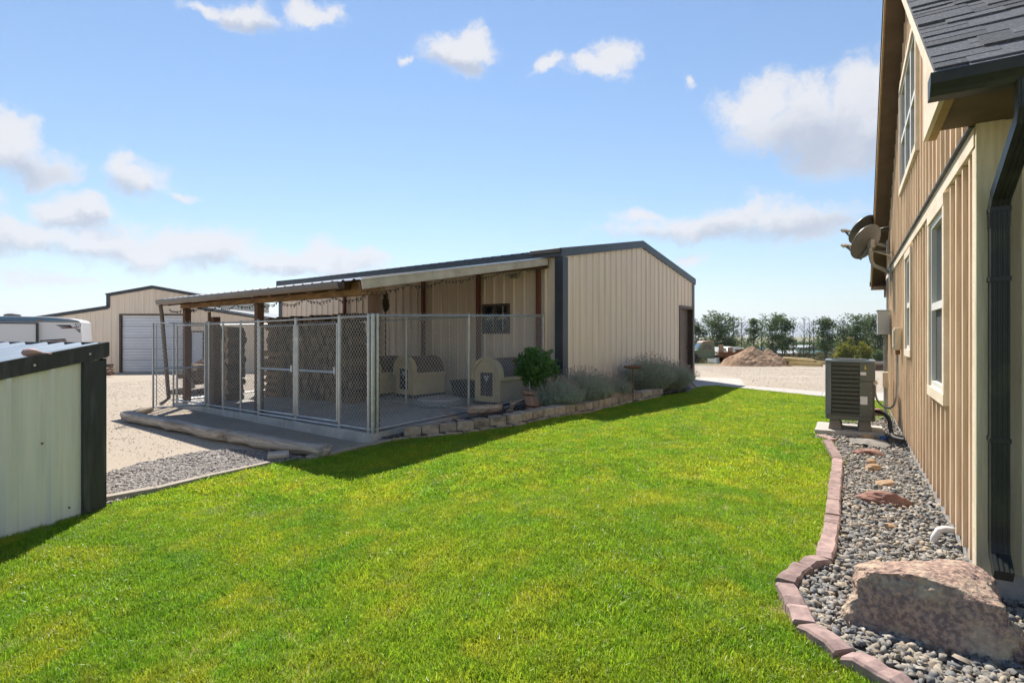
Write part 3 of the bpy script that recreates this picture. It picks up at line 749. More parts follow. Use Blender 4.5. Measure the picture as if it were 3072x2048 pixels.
# string lights sagging under the eave and along the barge board
def lights(pts, sag, n_):
    mb = MB(); path = []
    for (a, b) in zip(pts[:-1], pts[1:]):
        for k in range(n_):
            t = k / n_; p = Vector(a).lerp(Vector(b), t); p.z -= sag * 4 * t * (1 - t) + jit(.012); p.y += jit(.008); path.append(p)
    path.append(Vector(pts[-1]))
    mb.tube(path, .005, 5)
    for p in path:
        for _ in range(2):
            q = p + Vector((jit(.02), jit(.02), -random.uniform(.02, .05)))
            mb.tube([p, q], [.005, .008], 5)
    return mb
L1 = [lo(RXb + .1 + i * (RXa - RXb - .2) / 9, RY + .10, RZ0 - .20) for i in range(10)]
tag(lights(L1, .07, 9).build('string_lights', mt['darkwire'], None, loc=sp(KX0, KY, 0), rot=(0, 0, SA)), 'dark string lights sagging below the gutter of the kennel roof', 'string lights')
L2 = [lo(RXa + .03, RY + .05 + i * 4.75 / 6, rz(RY + .05 + i * 4.75 / 6) - .15) for i in range(7)]
tag(lights(L2, .05, 9).build('string_lights', mt['darkwire'], None, loc=sp(KX0, KY, 0), rot=(0, 0, SA)), 'dark string lights draped along the white sloping board of the kennel roof', 'string lights')

# ------------------------------------------------------------------ chain-link fence
FH = 1.85
fence = empty('chain_link_fence', sp(KX0, KY, 0), SA, 'galvanised chain-link kennel fence with gates on a concrete slab', 'fence')
def fpost(x, y, r=.024, top=FH, z0=0.0, parent=None, name='post'):
    z = kz(x, y)
    o = MB().tube([lo(x, y, z + z0), lo(x, y, z + top), lo(x, y, z + top + .012)], [r, r, r * .6], 10).build(name, mt['fencegalv'], parent or fence, smooth=False)
    return o
def rail(p, q, h, r=.019, parent=None, name='rail'):
    return MB().tube([lo(p[0], p[1], kz(*p) + h), lo(q[0], q[1], kz(*q) + h)], r, 8).build(name, mt['fencegalv'], parent or fence)
def mesh_wires(p, q, h0, h1, pitch=.072, r=.0030, barbs=True, zf=kz, conv=lo):
    mb = MB(); p, q = Vector((p[0], p[1])), Vector((q[0], q[1])); L = (q - p).length; H = h1 - h0; k = 1.25
    def P(s, h):
        c = p.lerp(q, s / L); return Vector(conv(c.x, c.y, zf(c.x, c.y) + h0 + h))
    n_ = int((L + H / k) / pitch) + 1
    for dirn in (1, -1):
        for i in range(n_):
            s0 = i * pitch - (H / k if dirn == 1 else 0)
            s1 = s0 + dirn * H / k; a, b = 0.0, H
            # clip to 0..L
            lo_s, hi_s = min(s0, s1), max(s0, s1)
            if hi_s <= 0 or lo_s >= L: continue
            def hs(s): return (s - s0) / (s1 - s0) * H
            sa, sb_ = s0, s1
            if sa < 0: a = hs(0); sa = 0
            if sa > L: a = hs(L); sa = L
            if sb_ < 0: b = hs(0); sb_ = 0
            if sb_ > L: b = hs(L); sb_ = L
            if abs(sa - sb_) < 1e-4: continue
            mb.tube([P(sa, a), P(sb_, b)], r, 3, caps=False)
            if barbs and b > H - .01:
                mb.tube([P(sb_, H), P(min(L, max(0, sb_ + dirn * .018)), H + .035)], r, 3, caps=False)
    return mb
def ties(x, y, n_=5, parent=None):
    for i in range(n_):
        z = kz(x, y) + .15 + i * (FH - .3) / (n_ - 1)
        MB().tube([lo(x, y, z - .012), lo(x, y, z + .012)], .036, 8).build('tension_band', mt['fencegalv'], parent or fence)
# front run: posts at measured stations
fx = [-.41, -1.30, -2.62, -3.95, -4.90, -5.85, -6.15, -7.85]
G2, G1 = (-1.36, -2.56), (-2.68, -3.90)
for x in (-.43, -.53, -1.30, -2.62, -3.95):
    fpost(x, KY + .05, .030); ties(x, KY + .05)
for x in (-4.68, -5.45):
    fpost(x, KY + .05, .021)
for x in (-6.12, -6.24): fpost(x, KY + .05, .030 if x > -6.2 else .02, FH + .02)
fpost(-7.83, KY + .05, .026); ties(-6.12, KY + .05)
rail((-.43, KY + .05), (-7.83, KY + .05), FH - .03)
rail((-.43, KY + .05), (-1.30, KY + .05), .05); rail((-3.95, KY + .05), (-7.83, KY + .05), .05); rail((-1.3, KY + .05), (-3.95, KY + .05), .035, .022)
for a, b in ((-.47, -1.30), (-3.95, -6.10)):
    tag(mesh_wires((a, KY + .05), (b, KY + .05), .06, FH - .02).build('chain_link_mesh', mt['wire'], fence), kind='stuff')
def gate(x0, x1, h0, h1, parent, y=KY + .05):
    gt = MB()
    zb0, zb1 = kz(x0, y), kz(x1, y)
    gt.tube([lo(x0, y, zb0 + h0), lo(x0, y, zb0 + h1), lo(x1, y, zb1 + h1), lo(x1, y, zb1 + h0), lo(x0, y, zb0 + h0)], .025, 8)
    o = gt.build('gate', mt['fencegalv'], parent)
    zm = (h0 + h1) * .5
    MB().tube([lo(x0, y, zb0 + zm), lo(x1, y, zb1 + zm)], .021, 8).build('mid_rail', mt['fencegalv'], o)
    tag(mesh_wires((x0, y), (x1, y), h0 + .01, h1 + .01).build('chain_link_mesh', mt['wire'], o), kind='stuff')
    MB().bar(lo(x0 - .03, y - .03, zb0 + zm - .03), lo(x0 - .03, y - .03, zb0 + zm + .09), .03, .05).build('latch', mt['fencegalv'], o)
    for hz in (.3, h1 - .25):
        MB().bar(lo(x1 - .04, y, zb1 + hz), lo(x1 + .04, y, zb1 + hz), .05, .05).build('hinge', mt['fencegalv'], o)
    return o
gate(G2[0], G2[1], .10, FH - .13, fence); gate(G1[0], G1[1], .10, FH - .13, fence)
# side run up to the shed
SXk = -.43
fpost(SXk, KY + .13, .030); ties(SXk, KY + .13)
for y in (-2.55, -.12): fpost(SXk, y, .021)
rail((SXk, KY + .08), (SXk, -.12), FH - .03); rail((SXk, KY + .08), (SXk, -.12), .05)
tag(mesh_wires((SXk, KY + .1), (SXk, -.12), .06, FH - .02).build('chain_link_mesh', mt['wire'], fence), kind='stuff')
# inner divider and far side
for x, nme in ((-7.83, 'far side'),):
    for y in (-2.4, -.5): fpost(x, y, .021)
    rail((x, KY + .1), (x, -.3), FH - .03); rail((x, KY + .1), (x, -.3), .05)
    tag(mesh_wires((x, KY + .1), (x, -.3), .06, FH - .02, barbs=False).build('chain_link_mesh', mt['wire'], fence), kind='stuff')
# low back rail inside the runs
rail((-.5, -2.35), (-3.4, -2.35), .05, .016); fpost(-2.4, -2.35, .018); rail((-.5, -2.35), (-3.4, -2.35), FH - .05, .016)
# the gate standing open
w_ = 0.95
og = MB().tube([(.0, 0, .06), (.0, 0, FH - .02), (w_, 0, FH - .02), (w_, 0, .06), (0, 0, .06)], .021, 8).build('gate', mt['fencegalv'], fence, loc=lo(-6.12, KY - .03, kz(-6.1, KY)), rot=(0, 0, R(-111)))
og['label'] = 'chain-link gate standing open'
MB().tube([(0, 0, .88), (w_, 0, .88)], .018, 8).build('mid_rail', mt['fencegalv'], og)
MB().tube([(w_ * .62, 0, .07), (w_ * .62, 0, FH - .02)], .018, 8).build('stile', mt['fencegalv'], og)
MB().tube([(w_ - .06, 0, .1), (w_ - .06, 0, FH - .05)], .010, 6).build('tension_bar', mt['fencegalv'], og)
tag(mesh_wires((0, 0), (w_, 0), .07, FH, zf=lambda x, y: 0, conv=lambda x, y, z: (x, y, z)).build('chain_link_mesh', mt['wire'], og), kind='stuff')
MB().tube([(w_, .0, .80), (w_ + .07, 0, .82)], .012, 6).build('latch', mt['fencegalv'], og)
for dx in (0, .04):
    MB().tube([(.05 + dx, -.02, .10), (.36 + dx, -.02, .86)], .004, 4).build('brace_wire', mt['wire'], og)
# ------------------------------------------------------------------ board-and-batten house
house = empty('house', HC, HA, 'board-and-batten cedar house with steep dark shingle roof beside the lawn', 'house')
HD, ZS, SOF = 8.6, 0.17, 2.61           # depth of the gable wall, foot of siding, soffit height
RM = 3.97                               # ridge line
MN, MF_ = 0.75, 0.64                    # pitch near and far
ZN = 2.68                               # roof surface at the near eave line (y = -.62)
def roofz(y): return ZN + MN * (min(y, RM) + .62) - (MF_ * (y - RM) if y > RM else 0)
OV = .25                                # rake overhang
FE = 9.5                                # far eave
# openings on the gable wall: y0, y1, z0, z1 outside the trim
W1 = (1.03, 1.99, 0.95, 2.47); W2 = (3.58, 4.32, 1.21, 2.45); W3 = (3.0, 5.2, 3.34, 4.80)
OPEN = [W1, W2, W3]
BZ0, BZ1 = 2.49, 2.60                   # band board
wallt = .16
def wall_cells():
    ys = sorted({0.0, HD, RM, *[w[0] + .09 for w in OPEN], *[w[1] - .09 for w in OPEN]})
    mb = MB()
    for a, b in zip(ys[:-1], ys[1:]):
        m_ = (a + b) / 2
        segs = [(ZS, None)]
        cuts = sorted([(w[2] + .09, w[3] - .09) for w in OPEN if w[0] < m_ < w[1]])
        z = ZS; out_ = []
        for c0, c1 in cuts: out_.append((z, c0)); z = c1
        out_.append((z, None))
        for z0, z1 in out_:
            t0 = z1 if z1 is not None else roofz(a) - .16
            t1 = z1 if z1 is not None else roofz(b) - .16
            mb.hexa([(0, a, z0), (wallt, a, z0), (wallt, b, z0), (0, b, z0)], [(0, a, t0), (wallt, a, t0), (wallt, b, t1), (0, b, t1)])
    return mb
wl_ = wall_cells().build('gable_wall', mt['cedar'], house)
# each batten, cut where trim, band or roof stops it
sp_b = .238; bi = 0
y = .20
while y < HD - .05:
    for (z0, z1) in ((ZS - .02, BZ0), (BZ1 + .02, roofz(y) - .18)):
        pieces = [(z0, z1)]
        for w in OPEN:
            if w[0] - .01 < y + .022 and y - .022 < w[1] + .01:
                nw = []
                for a, b in pieces:
                    if w[3] <= a or w[2] >= b: nw.append((a, b)); continue
                    if w[2] > a + .03: nw.append((a, w[2] - .004))
                    if w[3] < b - .03: nw.append((w[3] + .004, b))
                pieces = nw
        for a, b in pieces:
            if b - a < .06: continue
            dy = jit(.004)
            MB().box(-.029, .0, y - .021 + dy, y + .021 + dy, a + jit(.003), b).build('batten', mt['batten'], wl_)
    y += sp_b
MB().box(-.034, 0.0, .0, .075, ZS - .02, BZ0).build('corner_board', mt['trimwood'], house)
MB().box(-.034, 0.0, .0, .075, BZ1 + .002, SOF - .002).build('corner_board', mt['trimwood'], house)
bb = MB().box(-.040, 0, .0, HD, BZ0 + .004, BZ1).build('band_board', mt['trimwood'], house)
MB().box(-.062, 0, .0, HD, BZ1 + .001, BZ1 + .014).build('drip_flashing', mt['dark'], bb)
def window(w, units, parent):
    y0, y1, z0, z1 = w; tr = .08
    t = MB(); t.box(-.055, 0, y0, y1, z1 - tr, z1); t.box(-.055, 0, y0, y1, z0, z0 + tr); t.box(-.052, 0, y0, y0 + tr, z0 + tr, z1 - tr); t.box(-.052, 0, y1 - tr, y1, z0 + tr, z1 - tr)
    o = t.build('window', mt['trimwood'], parent)
    n_ = units; uw = (y1 - y0 - 2 * tr) / n_
    for i in range(n_):
        a = y0 + tr + i * uw; b = a + uw; zm = (z0 + z1) / 2 - .02; f = .045
        fr = MB()
        fr.box(-.035, .05, a, a + f, z0 + tr, z1 - tr); fr.box(-.035, .05, b - f, b, z0 + tr, z1 - tr)
        fr.box(-.034, .05, a + f, b - f, z0 + tr, z0 + tr + f); fr.box(-.034, .05, a + f, b - f, z1 - tr - f, z1 - tr); fr.box(-.034, .05, a + f, b - f, zm - .03, zm + .03)
        fr.build('frame', mt['vinyl'], o)
        MB().box(.0, .012, a + f, b - f, zm + .03, z1 - tr - f).build('pane', mt['glass'], o)
        MB().box(-.004, .006, a + f, b - f, z0 + tr + f, zm - .03).build('screen', mt['screen'], o)
    MB().box(.09, .10, y0 + .05, y1 - .05, z0 + .05, z1 - .05).build('dark_room_sheet', mt['black'], o)  # black sheet standing in for the unlit room behind the panes
    return o
window(W1, 1, house); window(W2, 1, house); window(W3, 3, house)
# foundation and porch end
MB().box(.02, 6.0, .03, HD, -.5, ZS + .01).build('foundation', mt['foundation'], house)
pch = MB().box(.05, 5.0, HD + .003, HD + 2.4, -.6, .36).build('porch_slab', mt['walk'], house, bevel=.015)
MB().box(-.0, .14, HD + .10, HD + .24, .36, 2.22).build('porch_post', mt['post2'], house, bevel=.005)
MB().box(-.03, .13, HD + .02, HD + .9, 2.225, 2.42).build('porch_beam', mt['post2'], house)
MB().box(.16, 6, HD - .12, HD, ZS, 2.42).build('far_wall', mt['cedar'], house)
# front wall: weathered sheet siding seen at the right edge
fw = MB().box(.001, 6.0, .0, wallt, ZS, SOF).build('front_wall', mt['frontply'], house)
MB().box(-.0338, .085, -.04, -.001, ZS - .02, SOF - .003).build('corner_board', mt['frontply'], house)
MB().box(.086, 6.0, -.028, -.001, SOF - .14, SOF - .004).build('frieze_board', mt['frontply'], house)
for i in range(4):
    MB().box(1.28 + i * 1.22, 1.33 + i * 1.22, -.03, -.001, ZS, SOF - .145).build('cover_strip', mt['frontply'], house)
# knots in the ply: darker wood let into the surface
knotm = M('knot_wood', (.16, .11, .06), (.08, .055, .03), scale=40, rough=.9)
for (x, z, r_) in ((.34, 1.72, .028), (.62, 1.38, .02), (.52, .92, .022), (.30, .52, .02), (.85, 1.1, .025)):
    k = MB(); b0 = len(k.v); n_ = 12
    k.prism([(x + r_ * math.cos(2 * PI * i / n_) * (1 + jit(.15)), -.0015, z + r_ * .8 * math.sin(2 * PI * i / n_) * (1 + jit(.15))) for i in range(n_)], (0, .01, 0))
    k.build('knot', knotm, fw)
# eaves box, fascia
o_ = .58
MB().box(-OV + .03, 6.0, -o_ + .02, -.0005, SOF, SOF + .012).build('soffit', mt['soffit'], house)
MB().box(-OV + .026, 6.0, -o_, -o_ + .0195, SOF - .008, ZN - .005).build('fascia', mt['fascia'], house)
ret = MB()
ret.prism([(-OV, -o_, SOF - .012), (-OV, .13, SOF - .012), (-OV, .13, roofz(.13) - .03), (-OV, -o_, roofz(-o_) - .03)], (.022, 0, 0))
ret.build('eave_return', mt['trimwood'], house)
MB().box(-OV + .0225, -OV + .06, -o_ + .02, .13, SOF - .013, SOF - .0005).build('return_cap', mt['fascia'], house)
# rake boards and rake soffit, near and far pitch
for (a, b) in ((.13, RM), (RM, FE)):
    za, zb_ = roofz(a), roofz(b)
    MB().prism([(-OV, a, za - .17), (-OV, b, zb_ - .17), (-OV, b, zb_ - .03), (-OV, a, za - .03)], (.022, 0, 0)).build('rake_board', mt['fascia'] if a >= RM else mt['trimwood'], house)
    MB().prism([(-OV + .0225, a, za - .165), (-OV + .0225, b, zb_ - .165), (-OV + .0225, b, zb_ - .15), (-OV + .0225, a, za - .15)], (OV - .024, 0, 0)).build('rake_soffit', mt['soffit'], house)
MB().box(-OV + .0225, 5, FE - .9, FE - .02, roofz(FE) - .20, roofz(FE) - .188).build('far_soffit', mt['soffit'], house)
MB().box(-OV, 5, FE, FE + .02, roofz(FE) - .2, roofz(FE) - .03).build('far_fascia', mt['fascia'], house)
MB().box(-OV - .02, 5, FE + .021, FE + .12, roofz(FE) - .12, roofz(FE) - .03).build('far_gutter', mt['gutter'], house)
# roof decks
deck = M('roof_deck', (.06, .06, .065), rough=.95)
rd = MB()
for (a, b) in ((-.64, RM), (RM, FE + .04)):
    za, zb_ = roofz(a), roofz(b)
    rd.prism([(-OV - .012, a, za - .028), (-OV - .012, b, zb_ - .028), (-OV - .012, b, zb_), (-OV - .012, a, za)], (6.3 + OV, 0, 0))
roof = rd.build('roof', mt['shingle'], house)
# shingles laid course by course on the near pitch
sl = math.atan(MN); ex = .108
def shingle_mesh(w_):
    mb = MB(); d = .24; t0 = .017
    mb.hexa([(0, 0, 0.001), (w_, 0, 0.001), (w_, d, 0.001), (0, d, 0.001)], [(0, 0, t0), (w_, 0, t0), (w_, d, .004), (0, d, .004)])
    return mb.mesh('shingle', mt['shingle'])
SW = [.13, .17, .21, .26, .31]; SM = [shingle_mesh(w_) for w_ in SW]
cnt = 0
for c in range(19):
    yb = -.645 + c * ex * math.cos(sl); zb_ = roofz(yb) + .002
    x = -OV - .02
    lim = 1.55 + c * .02
    first = True
    while x < lim and cnt < 300:
        k = random.randrange(5)
        lift = .006 * (random.random() < .5)
        o = link_mesh('shingle', SM[k], roof, (x, yb - random.choice((0, 0, .012)), zb_ + lift + (.003 if c % 2 else 0)), (sl + .010, 0, 0))
        x += SW[k] - .001; cnt += 1
# gutter: formed trough with lip
gpz = 2.588
gpf = [(-.584, .092), (-.584, 0), (-.655, 0), (-.665, .02), (-.688, .045), (-.692, .092), (-.702, .092), (-.702, .08), (-.698, .042), (-.673, .012), (-.662, -.008), (-.582, -.008), (-.582, .092)]
gt = MB().prism([(-OV - .045, a, gpz + b) for a, b in gpf], (6.2, 0, 0)).build('gutter', mt['gutter'], house)
MB().prism([(-OV - .049, a, gpz + b) for a, b in ((-.583, .092), (-.583, -.008), (-.662, -.008), (-.698, .042), (-.703, .092))], (.004, 0, 0)).build('end_cap', mt['gutter'], gt)
for x in (.28, 1.0, 1.8):
    MB().tube([(x, -.703, gpz + .082), (x, -.709, gpz + .082)], .009, 10).build('gutter_screw', mt['galv'], gt)
# downspout: ribbed rectangular pipe with elbows
def rectpipe(pts, w, d, name, par, ribs=True):
    mb = MB(); ring = []
    for i, (p, tang) in enumerate(pts):
        p = Vector(p); tg = Vector(tang).normalized(); sx = Vector((1, 0, 0)); n_ = sx.cross(tg).normalized()
        prof_ = []
        K = 8
        for k in range(K):
            prof_ += [(-w / 2 + w * k / K + .001, -d / 2 - (.004 if k % 2 else 0)), (-w / 2 + w * (k + 1) / K - .001, -d / 2 - (.004 if k % 2 else 0))]
        prof_ += [(w / 2, -d / 2), (w / 2, d / 2), (-w / 2, d / 2)]
        ring.append([p + sx * a + n_ * b for a, b in prof_])
    m_ = len(ring[0])
    for r_ in ring: mb.v += [tuple(q) for q in r_]
    for i in range(len(ring) - 1):
        for k in range(m_):
            a = i * m_ + k; b = i * m_ + (k + 1) % m_
            mb.f.append((a, b, b + m_, a + m_))
    mb.f.append(tuple(range(m_ - 1, -1, -1))); mb.f.append(tuple(range((len(ring) - 1) * m_, len(ring) * m_)))
    return mb.build(name, mt['gutter'], par)
DXp = .052
path = [((DXp, -.645, gpz + .0), (0, 0, -1)), ((DXp, -.645, gpz - .13), (0, 0, -1)), ((DXp, -.62, gpz - .17), (0, .6, -.6)), ((DXp, -.13, gpz - .40), (0, .8, -.5)), ((DXp, -.085, gpz - .46), (0, .1, -1)), ((DXp, -.083, .36), (0, 0, -1)), ((DXp, -.10, .29), (0, -.5, -.8)), ((DXp, -.19, .215), (0, -.8, -.5))]
dsp = rectpipe(path, .080, .065, 'downspout', house)
for z in (1.75, .9, gpz - .47):
    MB().box(DXp - .044, DXp + .044, -.124, -.043, z - .012, z + .012).build('strap', mt['gutter'], dsp)
for k in range(7):
    MB().box(DXp - .043, DXp + .043, -.121, -.046, gpz - .49 - k * .012, gpz - .485 - k * .012).build('crimp', mt['gutter'], dsp)

# ------------------------------------------------------------------ things fixed to the house wall
def on_house(name, label, cat, x, y, z): return empty(name, hp(x, y, z), HA, label, cat)
mbx = on_house('electric_meter_box', 'grey electric meter box with round meter on the cedar wall', 'meter box', 0, 7.35, 1.45)
MB().box(-.22, -.042, -.16, .16, .02, .42).build('enclosure', mt['greybox'], mbx, bevel=.01)
MB().box(-.235, -.04, -.17, .17, .421, .435).build('lid', mt['greybox'], mbx)
MB().tube([(-.14, .17, .25), (-.14, .29, .25), (-.14, .31, .25)], [.085, .085, .06], 18).build('meter', mt['beigebox'], mbx, smooth=False)
MB().tube([(-.10, 0, .02), (-.10, 0, -1.44)], .032, 10).build('conduit', mt['conduit'], mbx)
MB().tube([(-.07, .09, .43), (-.07, .09, .98)], .018, 8).build('riser', mt['conduit'], mbx)
pbx = on_house('phone_box', 'beige plastic phone box beside the narrow ground floor window', 'utility box', 0, 5.05, 1.26)
MB().box(-.115, -.041, -.12, .12, 0, .30).build('enclosure', mt['beigebox'], pbx, bevel=.012)
MB().box(-.128, -.1155, -.10, .10, .03, .27).build('cover', mt['beigebox'], pbx, bevel=.01)
MB().box(-.10, -.05, -.05, .05, -.06, -.001).build('gland', mt['rust'], pbx)
sbx = on_house('disconnect_box', 'small beige disconnect box on conduit low on the cedar wall', 'utility box', -.05, 6.75, .62)
MB().box(-.12, -.04, -.07, .07, 0, .25).build('enclosure', mt['beigebox'], sbx, bevel=.012)
MB().tube([(-.08, 0, 0), (-.08, 0, -.58)], .018, 8).build('conduit', mt['conduit'], sbx)
# AC whip
wp = [hp(-.30, 5.75, .72), hp(-.30, 5.70, .60), hp(-.27, 5.6, .50), hp(-.20, 5.45, .44), hp(-.13, 5.28, .46), hp(-.09, 5.14, .58), hp(-.08, 5.06, .80), hp(-.08, 5.05, 1.21)]
def smooth_path(pts, n_=5):
    pts = [Vector(p) for p in pts]; out_ = []
    for i in range(len(pts) - 1):
        p0, p1, p2, p3 = pts[max(i - 1, 0)], pts[i], pts[i + 1], pts[min(i + 2, len(pts) - 1)]
        for k in range(n_):
            t = k / n_
            out_.append(.5 * ((2 * p1) + (-p0 + p2) * t + (2 * p0 - 5 * p1 + 4 * p2 - p3) * t * t + (-p0 + 3 * p1 - 3 * p2 + p3) * t ** 3))
    return out_ + [pts[-1]]
spw = smooth_path(wp, 8)
tag(MB().tube(spw, [.0125 if i % 2 else .0145 for i in range(len(spw))], 8).build('flexible_conduit', mt['conduit']), 'grey flexible conduit looping from the air conditioner up to the wall', 'conduit')
lp = smooth_path([hp(-.34, 5.9, .33), hp(-.22, 5.6, .34), hp(-.16, 5.3, .30), hp(-.15, 5.0, .18), hp(-.13, 4.75, .13), hp(-.02, 4.6, .13)], 6)
tag(MB().tube(lp, .026, 8).build('refrigerant_line', mt['black'], smooth=True), 'black insulated pipe running from the air conditioner into the wall', 'pipe')
tag(MB().tube([hp(-.0, .85, .12), hp(-.06, .85, .125), hp(-.10, .84, .11), hp(-.125, .83, .06), hp(-.13, .83, -.02)], .022, 10).build('pipe_elbow', mt['pvc'], smooth=True), 'white plastic pipe elbow at the foot of the house wall', 'pipe')
# satellite dishes
def dish(name, label, base, pole_top, centre, face, size):
    face = Vector(face).normalized()
    d = empty(name, base, HA, label, 'satellite dish')
    inv = Matrix.Rotation(-HA, 3, 'Z')
    L = lambda p: inv @ (Vector(p) - Vector(base))
    MB().box(-.03, 0, -.10, .10, -.12, .10).build('wall_plate', mt['dishmetal'], d)
    b0 = L(base); pt = L(pole_top)
    bend = Vector((pt.x * .85, pt.y, b0.z + (pt.z) * .35))
    MB().tube(smooth_path([b0, bend * .55 + Vector((0, 0, .0)), bend, Vector((pt.x, pt.y, pt.z * .7)), pt], 5), .028, 10).build('mast', mt['dishmetal'], d, smooth=True)
    for dy in (-.22, .22):
        MB().tube([pt * .85, Vector((0, dy, .32))], .010, 6).build('strut', mt['dishmetal'], d)
    c = L(centre); fl = inv @ face
    q = fl.to_track_quat('Z', 'Y')
    mb = MB(); prof_ = []
    n_ = 8
    for i in range(n_ + 1):
        r_ = size * i / n_; prof_.append((max(r_, 1e-5), .22 * r_ * r_ / size))
    prof_ += [(size + .008, .22 * size + .004), (size + .006, .22 * size - .012)]
    for i in range(n_, -1, -1):
        r_ = size * i / n_; prof_.append((max(r_, 1e-5), .22 * r_ * r_ / size - .012))
    mb.lathe(prof_, 36)
    for i, p in enumerate(mb.v):
        v = Vector((p[0] * .92, p[1], p[2])); mb.v[i] = tuple(q @ v + c)
    mb.build('reflector', mt['dish'], d, smooth=True)
    MB().bar(c - fl * .02, pt, .07, .05).build('mount_bracket', mt['dishmetal'], d)
    MB().bar(c - fl * .05 + Vector((0, 0, -.05)), c - fl * .05 + Vector((0, 0, .08)), .08, .06, up=fl).build('backing_clamp', mt['dishmetal'], d)
    dn = (Vector((0, 0, -1)) - fl * Vector((0, 0, -1)).dot(fl)).normalized()
    foot = c + dn * size * .95
    lnb = c + fl * size * 1.35 + dn * size * .62
    MB().tube([c + dn * size * .2 - fl * .03, foot, foot + (lnb - foot) * .7, lnb], [.016, .016, .018, .022], 8).build('feed_arm', mt['acside'], d)
    sidev = fl.cross(dn).normalized()
    for k in (-1, 0, 1):
        p = lnb + sidev * .065 * k
        MB().tube([p, p - fl * .06], [.028, .032], 10).build('receiver_horn', mt['beigebox'], d)
dish('satellite_dish', 'nearer grey satellite dish with three-horn feed arm on the gable wall', hp(-.04, 7.0, 2.47), hp(-.33, 6.95, 2.92), at(2606, 730, 9.12), (-.28, .82, .50), .30)
dish('satellite_dish', 'farther grey satellite dish half hidden behind the nearer dish', hp(-.04, 7.75, 3.02), hp(-.42, 7.7, 3.34), at(2596, 694, 10.0), (-.28, .74, .62), .29)

# ------------------------------------------------------------------ air conditioner on its pad
pad = tag(MB().box(-1.06, -.20, 5.28, 6.15, -.1, .075).build('equipment_pad', mt['walk'], None, bevel=.012, loc=HC, rot=(0, 0, HA)), 'square concrete pad under the air conditioner', 'pad')
ac = empty('air_conditioner', hp(-.62, 5.72, .075), HA, 'grey-green outdoor air conditioner unit with louvred sides beside the cedar wall', 'air conditioner')
aw, ah0, ah1 = .305, .17, 1.02
def rr(w_, r_, n_=4):
    P = []
    for (sx, sy, a0) in ((1, -1, -90), (1, 1, 0), (-1, 1, 90), (-1, -1, 180)):
        for k in range(n_ + 1):
            a = R(a0 + 90 * k / n_); P.append((sx * (w_ - r_) + r_ * math.cos(a), sy * (w_ - r_) + r_ * math.sin(a)))
    return P
def rrprism(w_, r_, z0, z1): return MB().prism([(a, b, z0) for a, b in rr(w_, r_)], (0, 0, z1 - z0))
rrprism(aw - .025, .05, ah0 + .03, ah1 - .03).build('coil', mt['accoil'], ac)
rrprism(aw + .012, .06, ah1 - .035, ah1).build('top_cover', mt['acside'], ac, bevel=.006)
rrprism(aw + .006, .06, ah0 - .02, ah0 + .045).build('base_pan', mt['acbody'], ac, bevel=.006)
MB().tube([(0, 0, ah1 + .001), (0, 0, ah1 + .012)], .24, 28).build('fan_guard', mt['accoil'], ac)
MB().box(-aw - .004, -aw + .075, -aw - .004, -aw + .03, ah0 + .045, ah1 - .035).build('corner_post', mt['acside'], ac, bevel=.02)
MB().box(-aw - .003, -aw + .03, aw - .07, aw, ah0 + .045, ah1 - .035).build('corner_post', mt['acside'], ac, bevel=.01)
# louvre panel on the front and left
mb = MB(); fx0, fx1 = -aw + .076, aw - .185
for i in range(13):
    z = ah0 + .06 + i * (ah1 - ah0 - .12) / 12.0
    MB().box(fx0, fx1, -aw - .004, -aw + .014, z - .008, z + .008).build('louvre_bar', mt['acbody'], ac)
    mb.box(-aw - .002, -aw + .012, -aw + .031, aw - .071, z - .006, z + .006)
n_ = 30
for i in range(n_):
    x = fx0 + (fx1 - fx0) * (i + .5) / n_
    mb.box(x - .0016, x + .0016, -aw - .001, -aw + .004, ah0 + .05, ah1 - .04)
tag(mb.build('grille_wires', mt['acbody'], ac), kind='stuff')
MB().box(aw - .185, aw - .03, -aw - .006, -aw + .06, ah0 + .046, ah1 - .30).build('service_panel', mt['acbody'], ac, bevel=.006)
MB().box(aw - .185, aw + .004, -aw - .008, -aw + .16, ah1 - .298, ah1 - .036).build('control_box', mt['acbody'], ac, bevel=.008)
MB().box(aw - .02, aw + .03, -aw + .02, -aw + .16, ah1 - .34, ah1 - .29).build('conduit_shelf', mt['beigebox'], ac)
MB().box(aw - .03, aw, -aw + .061, aw - .02, ah0 + .05, ah1 - .34).build('side_panel', mt['acbody'], ac)
MB().box(aw - .175, aw - .105, -aw - .0105, -aw - .0083, ah1 - .21, ah1 - .165).build('white_sticker', mt['sticker'], ac)
MB().box(aw - .178, aw - .09, -aw - .0085, -aw - .0063, ah0 + .22, ah0 + .335).build('white_sticker', mt['sticker'], ac)
MB().prism([(aw - .12, -aw - .0083, ah1 - .06), (aw - .103, -aw - .0083, ah1 - .125), (aw - .126, -aw - .0083, ah1 - .125)], (0, -.002, 0)).build('yellow_tag', mt['yellow'], ac)
for i in range(5): MB().tube([(aw - .17 + (i % 2) * .13, -aw - .006, ah0 + .06 + i * .11), (aw - .17 + (i % 2) * .13, -aw - .010, ah0 + .06 + i * .11)], .005, 6).build('screw', mt['galv'], ac)
for (sx, sy) in ((-1, -1), (1, -1), (-1, 1), (1, 1)):
    x, y_ = sx * (aw - .12), sy * (aw - .10); a, b = .062, .088
    MB().hexa([(x - b, y_ - b, 0), (x + b, y_ - b, 0), (x + b, y_ + b, 0), (x - b, y_ + b, 0)], [(x - a, y_ - a, ah0 - .021), (x + a, y_ - a, ah0 - .021), (x + a, y_ + a, ah0 - .021), (x - a, y_ + a, ah0 - .021)]).build('riser_foot', mt['acfoot'], ac, bevel=.012)
